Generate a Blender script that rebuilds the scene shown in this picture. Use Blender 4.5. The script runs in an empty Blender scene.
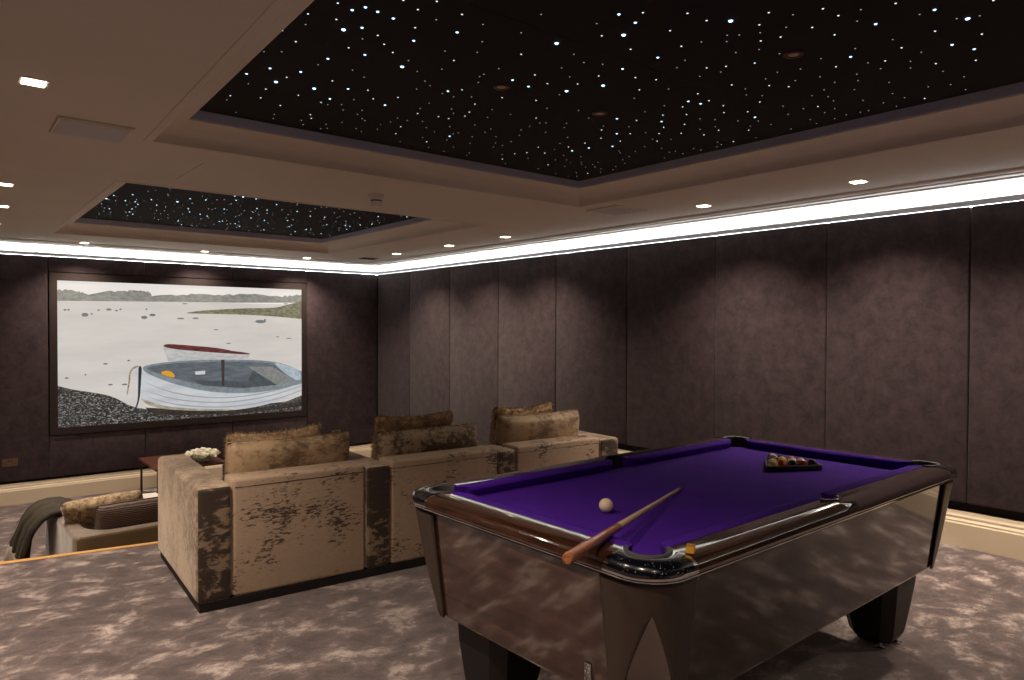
import bpy, bmesh, math, random, json
from mathutils import Vector, Matrix

S = bpy.context.scene
COL = S.collection
random.seed(7)
PI = math.pi

# ------------------------------------------------------------------ camera, world, exposure
cam_d = bpy.data.cameras.new('camera'); cam = bpy.data.objects.new('camera', cam_d); COL.objects.link(cam)
cam_d.sensor_width = 36.0; cam_d.lens = 709.9 / 1024 * 36.0; cam_d.clip_start = 0.05
cR = Vector((0.7761024, -0.6305941, 0.0040261)); cU = Vector((0.0073559, 0.0154369, 0.9998538)); cF = Vector((0.6305640, 0.7759593, -0.0166192))
cam.matrix_world = Matrix(((cR.x, cU.x, -cF.x, 0), (cR.y, cU.y, -cF.y, 0), (cR.z, cU.z, -cF.z, 1.5), (0, 0, 0, 1)))
S.camera = cam
w = bpy.data.worlds.new('world'); S.world = w; w.use_nodes = True
w.node_tree.nodes['Background'].inputs[0].default_value = (0.02, 0.018, 0.016, 1)
S.view_settings.view_transform = 'Standard'; S.view_settings.look = 'None'
S.view_settings.gamma = 1.0; S.view_settings.use_curve_mapping = False
S.view_settings.exposure = 0.0
S.cycles.use_denoising = True
S.cycles.max_bounces = 8
S.cycles.diffuse_bounces = 4
S.cycles.sample_clamp_indirect = 4.0
SPOT_W = 205.0            # each ceiling downlight
COVE = 30.0              # the light strips behind the tops of the wall panels
WARM = (1.0, 0.82, 0.65)

XR, YB = 5.496, 10.184   # faces of the padded walls
XL, YR = -1.1, -2.6      # left wall, rear wall
ZC = 2.50                # ceiling
ZL = -0.605              # floor of the lower tier
ZT = 2.347               # top of the padded walls

# ------------------------------------------------------------------ object helpers
def tag(o, label=None, cat=None, group=None, kind=None):
    if label: o['label'] = label
    if cat: o['category'] = cat
    if group: o['group'] = group
    if kind: o['kind'] = kind
    return o

def thing(name, label, cat, loc=(0, 0, 0), rz=0.0, group=None):
    o = bpy.data.objects.new(name, None); COL.objects.link(o)
    o.empty_display_size = 0.05
    o.location = loc; o.rotation_euler = (0, 0, rz)
    return tag(o, label, cat, group)

def obj(name, bm, mats, parent=None, smooth=None, loc=None, rot=None):
    bmesh.ops.recalc_face_normals(bm, faces=bm.faces[:])
    me = bpy.data.meshes.new(name); bm.to_mesh(me); bm.free()
    for m in (mats if isinstance(mats, (list, tuple)) else [mats]): me.materials.append(m)
    if smooth is not None:
        for p in me.polygons: p.use_smooth = True
        if smooth < 180: me.set_sharp_from_angle(angle=math.radians(smooth))
    o = bpy.data.objects.new(name, me); COL.objects.link(o)
    if parent: o.parent = parent
    if loc: o.location = loc
    if rot: o.rotation_euler = rot
    return o

def copy_tree(o, parent=None):
    c = o.copy(); COL.objects.link(c)
    if parent: c.parent = parent
    for ch in list(o.children): copy_tree(ch, c)
    return c

def box(bm, x0, y0, z0, x1, y1, z1, bev=0.0, seg=2, mat=0):
    b2 = bmesh.new()
    r = bmesh.ops.create_cube(b2, size=1.0)
    for v in b2.verts:
        v.co = Vector((x0 + (v.co.x + .5) * (x1 - x0), y0 + (v.co.y + .5) * (y1 - y0), z0 + (v.co.z + .5) * (z1 - z0)))
    if bev > 0:
        bmesh.ops.bevel(b2, geom=b2.edges[:], offset=bev, segments=seg, profile=0.5, affect='EDGES')
    merge(bm, b2, mat=mat)

def merge(bm, b2, mtx=None, mat=None):
    mp = {}
    for v in b2.verts: mp[v] = bm.verts.new(mtx @ v.co if mtx else v.co)
    for f in b2.faces:
        try:
            nf = bm.faces.new([mp[v] for v in f.verts]); nf.material_index = f.material_index if mat is None else mat
        except ValueError: pass
    b2.free()

def prism(bm, pts, z0, z1, mat=0):
    a = [bm.verts.new((x, y, z0)) for x, y in pts]; b = [bm.verts.new((x, y, z1)) for x, y in pts]
    n = len(pts)
    for i in range(n):
        f = bm.faces.new((a[i], a[(i + 1) % n], b[(i + 1) % n], b[i])); f.material_index = mat
    ft = [bm.faces.new(b), bm.faces.new(a[::-1])]
    for f in ft: f.material_index = mat
    bmesh.ops.triangulate(bm, faces=ft, ngon_method='EAR_CLIP')

def loft(bm, rings, closed=True, caps=True, mat=0):
    R = [[bm.verts.new(p) for p in r] for r in rings]
    n = len(R[0])
    for a, b in zip(R[:-1], R[1:]):
        for i in range(n if closed else n - 1):
            j = (i + 1) % n
            f = bm.faces.new((a[i], a[j], b[j], b[i])); f.material_index = mat
    if caps and closed:
        for r in (R[0][::-1], R[-1]):
            f = bm.faces.new(r); f.material_index = mat
    return R

def tube(bm, pts, rad, n=10, caps=True, mat=0):
    pts = [Vector(p) for p in pts]
    rings = []
    for i, p in enumerate(pts):
        d = (pts[min(i + 1, len(pts) - 1)] - pts[max(i - 1, 0)]).normalized()
        a = d.cross(Vector((0, 0, 1)))
        if a.length < 1e-3: a = d.cross(Vector((0, 1, 0)))
        a.normalize(); b = d.cross(a)
        r = rad[i] if isinstance(rad, (list, tuple)) else rad
        rings.append([p + (a * math.cos(2 * PI * k / n) + b * math.sin(2 * PI * k / n)) * r for k in range(n)])
    loft(bm, rings, True, caps, mat)

def lathe(bm, prof, n=24, cx=0, cy=0, mat=0):
    rings = [[(cx + r * math.cos(2 * PI * k / n), cy + r * math.sin(2 * PI * k / n), z) for k in range(n)] for r, z in prof]
    loft(bm, rings, True, True, mat)

def sphere(bm, c, r, nu=20, nv=12, mat=0):
    b2 = bmesh.new(); bmesh.ops.create_uvsphere(b2, u_segments=nu, v_segments=nv, radius=r)
    merge(bm, b2, Matrix.Translation(c), mat)

# ------------------------------------------------------------------ material helpers
def lin(r, g, b):
    f = lambda c: (c / 255 / 12.92) if c / 255 <= .04045 else ((c / 255 + .055) / 1.055) ** 2.4
    return (f(r), f(g), f(b), 1.0)

class NT:
    def __init__(s, name):
        s.m = bpy.data.materials.new(name); s.m.use_nodes = True
        s.n = s.m.node_tree.nodes; s.l = s.m.node_tree.links
        s.p = s.n['Principled BSDF']
    def node(s, t, **kw):
        n = s.n.new(t)
        for k, v in kw.items(): setattr(n, k, v)
        return n
    def coord(s, scale=(1, 1, 1), rot=(0, 0, 0), kind='Object'):
        c = s.node('ShaderNodeTexCoord'); mp = s.node('ShaderNodeMapping')
        mp.inputs['Scale'].default_value = scale; mp.inputs['Rotation'].default_value = rot
        s.l.new(c.outputs[kind], mp.inputs['Vector']); return mp.outputs[0]
    def noise(s, vec, scale=5, detail=4, rough=.55, dist=0.0):
        n = s.node('ShaderNodeTexNoise')
        n.inputs['Scale'].default_value = scale; n.inputs['Detail'].default_value = detail
        n.inputs['Roughness'].default_value = rough; n.inputs['Distortion'].default_value = dist
        s.l.new(vec, n.inputs['Vector']); return n.outputs['Fac']
    def ramp(s, fac, stops):
        r = s.node('ShaderNodeValToRGB'); e = r.color_ramp.elements
        e[0].position, e[0].color = stops[0][0], stops[0][1]
        e[1].position, e[1].color = stops[1][0], stops[1][1]
        for q, c in stops[2:]:
            x = e.new(q); x.color = c
        s.l.new(fac, r.inputs[0]); return r.outputs[0]
    def mix(s, fac, a, b, mode='MIX'):
        m = s.node('ShaderNodeMix', data_type='RGBA', blend_type=mode)
        if isinstance(fac, float): m.inputs[0].default_value = fac
        else: s.l.new(fac, m.inputs[0])
        for k, v in ((6, a), (7, b)):
            if isinstance(v, tuple): m.inputs[k].default_value = v
            else: s.l.new(v, m.inputs[k])
        return m.outputs[2]
    def math(s, op, a, b=0.0):
        m = s.node('ShaderNodeMath', operation=op)
        for k, v in ((0, a), (1, b)):
            if isinstance(v, (int, float)): m.inputs[k].default_value = v
            else: s.l.new(v, m.inputs[k])
        return m.outputs[0]
    def bump(s, h, strength=.3, dist=.01):
        b = s.node('ShaderNodeBump'); b.inputs['Strength'].default_value = strength; b.inputs['Distance'].default_value = dist
        s.l.new(h, b.inputs['Height']); s.l.new(b.outputs[0], s.p.inputs['Normal'])
    def set(s, color=None, **kw):
        if color is not None:
            if isinstance(color, tuple): s.p.inputs['Base Color'].default_value = color
            else: s.l.new(color, s.p.inputs['Base Color'])
        for k, v in kw.items():
            i = s.p.inputs[k.replace('_', ' ')]
            if hasattr(v, 'links'): s.l.new(v, i)
            else: i.default_value = v
        return s.m

def plain(name, col, rough=.5, metal=0.0, **kw):
    t = NT(name); return t.set(col, Roughness=rough, Metallic=metal, **kw)

def emit(name, col, strength, base=(0, 0, 0, 1)):
    t = NT(name); return t.set(base, Emission_Color=col, Emission_Strength=strength, Roughness=.6)

M = {}
def mats():
    t = NT('ceiling_paint'); v = t.coord()
    c = t.ramp(t.noise(v, 1.2, 3), [(0.3, lin(216, 205, 191)), (0.75, lin(222, 212, 199))])
    M['ceiling'] = t.set(c, Roughness=.75)
    M['white'] = plain('white_paint', lin(222, 216, 206), .55)
    M['skirt'] = plain('cream_skirting_paint', lin(226, 210, 184), .4)
    M['lip'] = plain('pale_lip_paint', lin(226, 232, 242), .5)
    # padded suede wall
    t = NT('plum_suede'); v = t.coord()
    n1 = t.noise(v, 8, 7, .75, .3); n2 = t.noise(v, 42, 4, .75)
    c = t.ramp(n1, [(0.36, lin(42, 31, 37)), (0.64, lin(78, 60, 65))])
    c = t.mix(t.math('MULTIPLY', n2, .6), c, lin(36, 26, 31))
    t.bump(n2, .15, .004)
    M['suede'] = t.set(c, Roughness=.9, Sheen_Weight=.12, Sheen_Roughness=.5)
    M['gap'] = plain('dark_backing_board', lin(30, 25, 26), .9)
    # carpet
    t = NT('plush_carpet'); v = t.coord((1, 1.3, 1), (0, 0, .6)); v0 = t.coord()
    n1 = t.noise(v, 4.4, 5, .62, .4); n2 = t.noise(v0, 130, 3, .75); n3 = t.noise(v, 17, 5, .68, .4)
    a = t.math('ADD', t.math('MULTIPLY', n1, .72), t.math('MULTIPLY', n3, .28))
    c = t.ramp(a, [(0.40, lin(84, 71, 72)), (0.66, lin(218, 202, 194)), (0.52, lin(116, 101, 100))])
    c = t.mix(t.ramp(n2, [(0.35, (0, 0, 0, 1)), (0.75, (.75, .75, .75, 1))]), c, lin(58, 48, 47))
    t.bump(t.math('ADD', n2, t.math('MULTIPLY', n1, 1.0)), .6, .012)
    M['carpet'] = t.set(c, Roughness=.95, Sheen_Weight=.3, Sheen_Roughness=.4)
    # distressed velvet, worn more or less
    def velvet(name, light, dark, lo, hi, sc, stretch, big):
        t = NT(name); v = t.coord(stretch); v0 = t.coord()
        n1 = t.noise(v, sc, 7, .7, .3); n2 = t.noise(v0, big, 2, .5)
        a = t.math('ADD', n1, t.math('MULTIPLY', t.math('SUBTRACT', n2, .5), .75))
        wear = t.ramp(a, [(lo, (0, 0, 0, 1)), (hi, (1, 1, 1, 1))])
        n3 = t.noise(v, 38, 3, .6); n4 = t.noise(v0, 240, 2, .6)
        base = t.mix(t.math('MULTIPLY', n3, .55), light, tuple(x * .45 for x in light[:3]) + (1,))
        c = t.mix(wear, dark, base)
        c = t.mix(t.math('MULTIPLY', n4, .3), c, tuple(x * .5 for x in light[:3]) + (1,))
        t.bump(t.math('ADD', n4, n3), .35, .004)
        return t.set(c, Roughness=.62, Sheen_Weight=.5, Sheen_Roughness=.35, Sheen_Tint=(1, .85, .7, 1))
    M['velvet'] = velvet('tan_crushed_velvet', lin(198, 172, 148), lin(50, 35, 27), .36, .41, 24, (1, 1, 3.0), 3.4)
    M['velvet_side'] = velvet('tan_velvet_streaked', lin(206, 184, 162), lin(112, 94, 78), .34, .60, 26, (1, 1, .9), 4)
    M['velvet_dark'] = velvet('dark_worn_velvet', lin(160, 136, 112), lin(38, 28, 25), .50, .58, 12, (1, 1, 2.0), 2.5)
    M['velvet_cushion'] = velvet('bronze_cushion_velvet', lin(206, 178, 142), lin(104, 80, 58), .34, .54, 17, (1, 1, 1.6), 4)
    M['velvet_bronze'] = velvet('silvered_cushion_velvet', lin(190, 168, 138), lin(78, 60, 45), .42, .56, 26, (1, 1, 1.3), 5)
    M['plinth'] = plain('black_plinth', lin(20, 16, 15), .6)
    # fur
    def fur(name, a, b, sc=16, sheen=.5):
        t = NT(name); v = t.coord(); n = t.noise(v, sc, 5, .7); n2 = t.noise(v, 130, 2)
        c = t.ramp(n, [(0.35, a), (0.68, b)])
        t.bump(n2, .5, .006)
        return t.set(c, Roughness=.85, Sheen_Weight=sheen, Sheen_Roughness=.3)
    M['fur_brown'] = fur('brown_faux_fur', lin(128, 102, 72), lin(220, 190, 150))
    M['fur_tan'] = fur('tan_curly_faux_fur', lin(92, 72, 50), lin(204, 180, 146), 26)
    M['fur_olive'] = fur('dark_olive_fur', lin(24, 20, 12), lin(58, 47, 28), 9, .05)
    M['fur_cream'] = fur('cream_fur', lin(196, 180, 156), lin(240, 230, 212), 12)
    t = NT('ribbed_dark_velvet'); v = t.coord((1, 1, 1))
    wv = t.node('ShaderNodeTexWave', wave_type='BANDS', bands_direction='Z'); wv.inputs['Scale'].default_value = 22; wv.inputs['Distortion'].default_value = 2.5
    wv.inputs['Detail'].default_value = 3
    t.l.new(v, wv.inputs['Vector'])
    c = t.ramp(wv.outputs['Fac'], [(0.3, lin(40, 26, 24)), (0.9, lin(116, 90, 76))]); t.bump(wv.outputs['Fac'], .6, .008)
    M['ribbed'] = t.set(c, Roughness=.6, Sheen_Weight=.3)
    t = NT('grey_brown_velvet'); v = t.coord(); n = t.noise(v, 8, 5, .6)
    c = t.ramp(n, [(0.3, lin(92, 79, 68)), (0.7, lin(134, 118, 102))]); M['lowsofa'] = t.set(c, Roughness=.6, Sheen_Weight=.4)
    M['lowsofa_back'] = plain('olive_brown_back_cloth', lin(84, 68, 42), .6)
    M['nosing'] = plain('oak_step_nosing', lin(206, 152, 74), .35)
    # pool table
    def wood(name, a, b, rough, stretch, coat=1.0, spec=.5, ior=1.6):
        t = NT(name); v = t.coord(stretch); n = t.noise(v, 9, 6, .65, .6)
        c = t.ramp(n, [(0.35, a), (0.68, b)])
        return t.set(c, Roughness=rough, Coat_Weight=coat, Coat_Roughness=.05, Coat_IOR=ior, Specular_IOR_Level=spec)
    M['rail_end'] = wood('macassar_veneer_across', lin(28, 15, 10), lin(72, 42, 27), .12, (6, .5, 3))
    M['rail_side'] = wood('macassar_veneer_along', lin(30, 18, 12), lin(70, 44, 30), .12, (.5, 6, 3))
    M['cab_end'] = wood('macassar_panel_across', lin(44, 27, 20), lin(82, 54, 42), .06, (4, .35, 5.5))
    M['cab_side'] = wood('macassar_panel_along', lin(32, 19, 15), lin(62, 40, 31), .10, (.35, 4, 5.5), .8, .3, 1.4)
    M['post'] = plain('satin_brown_black_laminate', lin(58, 46, 38), .35)
    M['leg'] = plain('satin_black_laminate', lin(19, 15, 14), .5)
    M['chrome'] = plain('polished_chrome', lin(205, 205, 208), .08, 1.0)
    M['steel'] = plain('brushed_steel', lin(150, 142, 136), .22, 1.0)
    M['black'] = plain('black_rubber', lin(16, 15, 16), .5)
    M['liner'] = plain('grey_pocket_rubber', lin(66, 63, 68), .6)
    t = NT('black_sparkle_inlay'); v = t.coord()
    vo = t.node('ShaderNodeTexVoronoi'); vo.inputs['Scale'].default_value = 170; t.l.new(v, vo.inputs['Vector'])
    k = t.ramp(vo.outputs['Distance'], [(0.10, (1, 1, 1, 1)), (0.2, (0, 0, 0, 1))])
    n = t.ramp(t.noise(v, 150, 1), [(0.46, (0, 0, 0, 1)), (0.54, (1, 1, 1, 1))])
    c = t.mix(t.math('MULTIPLY', k, n), lin(6, 7, 16), lin(236, 242, 255))
    M['sparkle'] = t.set(c, Roughness=.22, Coat_Weight=.5, Coat_Roughness=.05)
    t = NT('purple_baize'); v = t.coord(); n = t.noise(v, 500, 2); n2 = t.noise(v, 5, 4)
    c = t.ramp(n2, [(0.3, lin(68, 25, 142)), (0.75, lin(77, 30, 156))]); c = t.mix(t.math('MULTIPLY', n, .35), c, lin(50, 12, 104))
    t.bump(n, .15, .002)
    M['baize'] = t.set(c, Roughness=.9, Specular_IOR_Level=.12)
    t = NT('stained_ash_butt'); v = t.coord((30, 1.5, 30)); c = t.ramp(t.noise(v, 5, 4), [(0.3, lin(118, 66, 40)), (0.7, lin(180, 116, 80))])
    M['butt'] = t.set(c, Roughness=.25, Coat_Weight=.6)
    t = NT('pale_ash_shaft'); v = t.coord((30, 1.5, 30)); c = t.ramp(t.noise(v, 5, 4), [(0.3, lin(196, 156, 116)), (0.7, lin(236, 204, 164))])
    M['shaft'] = t.set(c, Roughness=.3, Coat_Weight=.4)
    M['brass'] = plain('aged_brass', lin(120, 96, 74), .4, .6)
    M['walnut'] = plain('walnut_top', lin(86, 50, 36), .3)
    M['darkmetal'] = plain('bronze_legs', lin(92, 76, 66), .3, .8)
    t = NT('clear_glass'); M['glass'] = t.set(lin(214, 226, 210), Roughness=.04, Alpha=.22)
    M['rose'] = plain('cream_petals', lin(242, 236, 218), .6, Subsurface_Weight=.2)
    M['leaf'] = plain('green_leaves', lin(128, 150, 56), .5)
    M['starcloth'] = plain('black_ceiling_cloth', lin(17, 12, 12), .9)
    M['band'] = plain('satin_grey_band', lin(214, 218, 238), .35, .2)
    M['grille'] = plain('pale_grille', lin(190, 184, 186), .6)
    M['frame'] = plain('dark_screen_velvet', lin(38, 26, 24), .7)
    M['lens'] = emit('lit_lamp_lens', (1.0, .84, .62, 1), 14)
    M['cove'] = emit('led_tape', (.86, .94, 1.0, 1), COVE)
    M['lamp_off'] = plain('unlit_lamp_glass', lin(190, 168, 150), .3)
    M['bulb_ring'] = plain('bronze_ring', lin(96, 62, 44), .4, .5)
    M['plastic'] = plain('white_plastic', lin(226, 222, 218), .4)
    M['ivory'] = plain('ivory_ball', lin(238, 220, 176), .12, Coat_Weight=.6)
    M['chalk_paper'] = plain('amber_paper', lin(206, 150, 40), .6)
    M['chalk'] = plain('brown_chalk', lin(150, 104, 44), .9)
    for k, cc, s in ((0, (.86, .9, .95), .42), (1, (.8, .92, 1), 1.3), (2, (.5, .8, 1), 2.6), (3, (.46, .77, 1), 3.6)):
        M['star%d' % k] = emit('fibre_light_%d' % k, cc + (1,), s)
mats()

# ------------------------------------------------------------------ the room shell
STEP = [(XL, 5.73), (0.307, 5.50), (1.178, 5.358), (1.5, 5.32), (XR + .2, 5.30)]      # front edge of the upper tier
bm = bmesh.new()
fp = [(XL - .2, 5.765)] + STEP
for z in (0.0, -.25):
    lo = [bm.verts.new((x, YR - .2, z)) for x, y in fp]; hi = [bm.verts.new((x, y, z)) for x, y in fp]
    for i in range(len(fp) - 1): bm.faces.new((lo[i], lo[i + 1], hi[i + 1], hi[i]))
tag(obj('floor', bm, M['carpet']), 'upper tier of mottled mauve plush carpet under pool table and sofa', kind='structure')
bm = bmesh.new(); box(bm, XL - .2, 5.0, ZL - .1, XR + .2, YB + .2, ZL)
tag(obj('floor_lower', bm, M['carpet']), 'sunken tier of mottled mauve carpet below the screen', kind='structure')
bm = bmesh.new()
for (x0, y0), (x1, y1) in zip(STEP[:-1], STEP[1:]):
    d = Vector((x1 - x0, y1 - y0, 0)).normalized(); n = Vector((-d.y, d.x, 0))
    a, b = Vector((x0, y0, 0)), Vector((x1, y1, 0))
    pr = [(-.030, -.02), (-.030, .004), (-.026, .007), (.012, .007), (.016, .003), (.016, -.05), (.008, -.05), (.008, ZL), (-.03, ZL)]
    loft(bm, [[a + n * q + Vector((0, 0, z)) for q, z in pr], [b + n * q + Vector((0, 0, z)) for q, z in pr]])
tag(obj('trim_1', bm, M['nosing']), 'golden oak nosing along the edge of the step', kind='structure')

# ceiling with two openings
xc = [XL - .2, .92, 4.12, XR + .26]; yc = [YR - .2, -1.3, 4.20, 5.53, 9.0, YB + .26]
bm = bmesh.new()
xe = lambda i, y: xc[i] if i != 1 else (.92 + (y - 4.2) * .030 if y < 5 else 1.0 + .03 * 0)
for i in range(3):
    for j in range(5):
        if i == 1 and j in (1, 3): continue
        q = [(xe(i, yc[j]), yc[j]), (xe(i + 1, yc[j]), yc[j]), (xe(i + 1, yc[j + 1]), yc[j + 1]), (xe(i, yc[j + 1]), yc[j + 1])]
        prism(bm, q, ZC, ZC + .03)
tag(obj('ceiling', bm, M['ceiling']), kind='structure')

def rect_frame(name, x0, y0, x1, y1, prof, mat, label, dx=0.0):
    bm = bmesh.new()
    rings = []
    for d, z in prof:
        rings.append([(x0 + d + dx, y0 + d, z), (x1 - d, y0 + d, z), (x1 - d, y1 - d, z), (x0 + d, y1 - d, z)])
    loft(bm, rings, True, False)
    o = tag(obj(name, bm, mat, smooth=35), label, kind='structure')
    return o
mould = [(-.034, ZC + .001), (-.034, ZC - .003), (-.016, ZC - .004), (-.012, ZC - .002), (.0, ZC + .004), (.006, ZC + .022), (.014, ZC + .040), (.030, ZC + .056),
         (.06, ZC + .078), (.10, ZC + .097), (.115, ZC + .104), (.12, ZC + .106), (.15, ZC + .107), (.15, ZC + .114)]
band = [(.15, ZC + .112), (.153, ZC + .114), (.153, ZC + .166), (.16, ZC + .168)]
TR = [(.91, -1.3, 4.12, 4.20), (1.0, 5.53, 4.12, 9.0)]
rect_frame('trim_2', *TR[0], mould, M['ceiling'], 'stepped plaster moulding round the larger ceiling recess', -.165)
rect_frame('trim_3', *TR[1], mould, M['ceiling'], 'stepped plaster moulding round the smaller ceiling recess')
rect_frame('trim_4', *TR[0], band, M['band'], 'grey metal band round the larger star panel', -.165)
rect_frame('trim_5', *TR[1], band, M['band'], 'grey metal band round the smaller star panel')

# star panels
def dome(r, mat):
    bm = bmesh.new()
    n = 8
    rings = [[(r * c * math.cos(2 * PI * k / n), r * c * math.sin(2 * PI * k / n), -r * h) for k in range(n)] for c, h in ((1, 0), (.75, .4), (.3, .62))]
    loft(bm, rings)
    me = bpy.data.meshes.new('star_light'); bm.to_mesh(me); bm.free(); me.materials.append(mat); return me
SR = (.0034, .0043, .0064, .0092)
DOMES = [dome(SR[k], M['star%d' % k]) for k in range(4)]
def star_panel(label, rect, pts, seams):
    x0, y0, x1, y1 = rect
    zs = ZC + .166
    t = thing('star_ceiling', label, 'star ceiling', ((x0 + x1) / 2, (y0 + y1) / 2, zs))
    cx, cy = t.location.x, t.location.y
    bm = bmesh.new()
    ys = [y0 + .14] + seams + [y1 - .14]
    for a, b in zip(ys[:-1], ys[1:]):
        box(bm, x0 - .12 - cx, a - cy, 0, x1 - .13 - cx, b - cy, .02, .0015, 1)
    obj('panel', bm, M['starcloth'], t)
    pts = sorted(pts, key=lambda q: -q[2])
    for x, y, k in pts[:100]:
        o = bpy.data.objects.new('star_light', DOMES[k]); COL.objects.link(o); o.parent = t; o.location = (x - cx, y - cy, 0.0004)
    bm = bmesh.new()
    for x, y, k in pts[100:]:
        r = SR[k]
        lathe(bm, [(r, 0.0004), (r * .75, -r * .4), (r * .3, -r * .62)], 6, x - cx, y - cy, mat=min(k, 2))
    o = obj('small_stars', bm, [M['star0'], M['star1'], M['star2']], t); o['kind'] = 'stuff'
    return t
dec = lambda s: [(int(a) / 1000, int(b) / 1000, int(c)) for a, b, c in (q.split(',') for q in s.split())]
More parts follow.
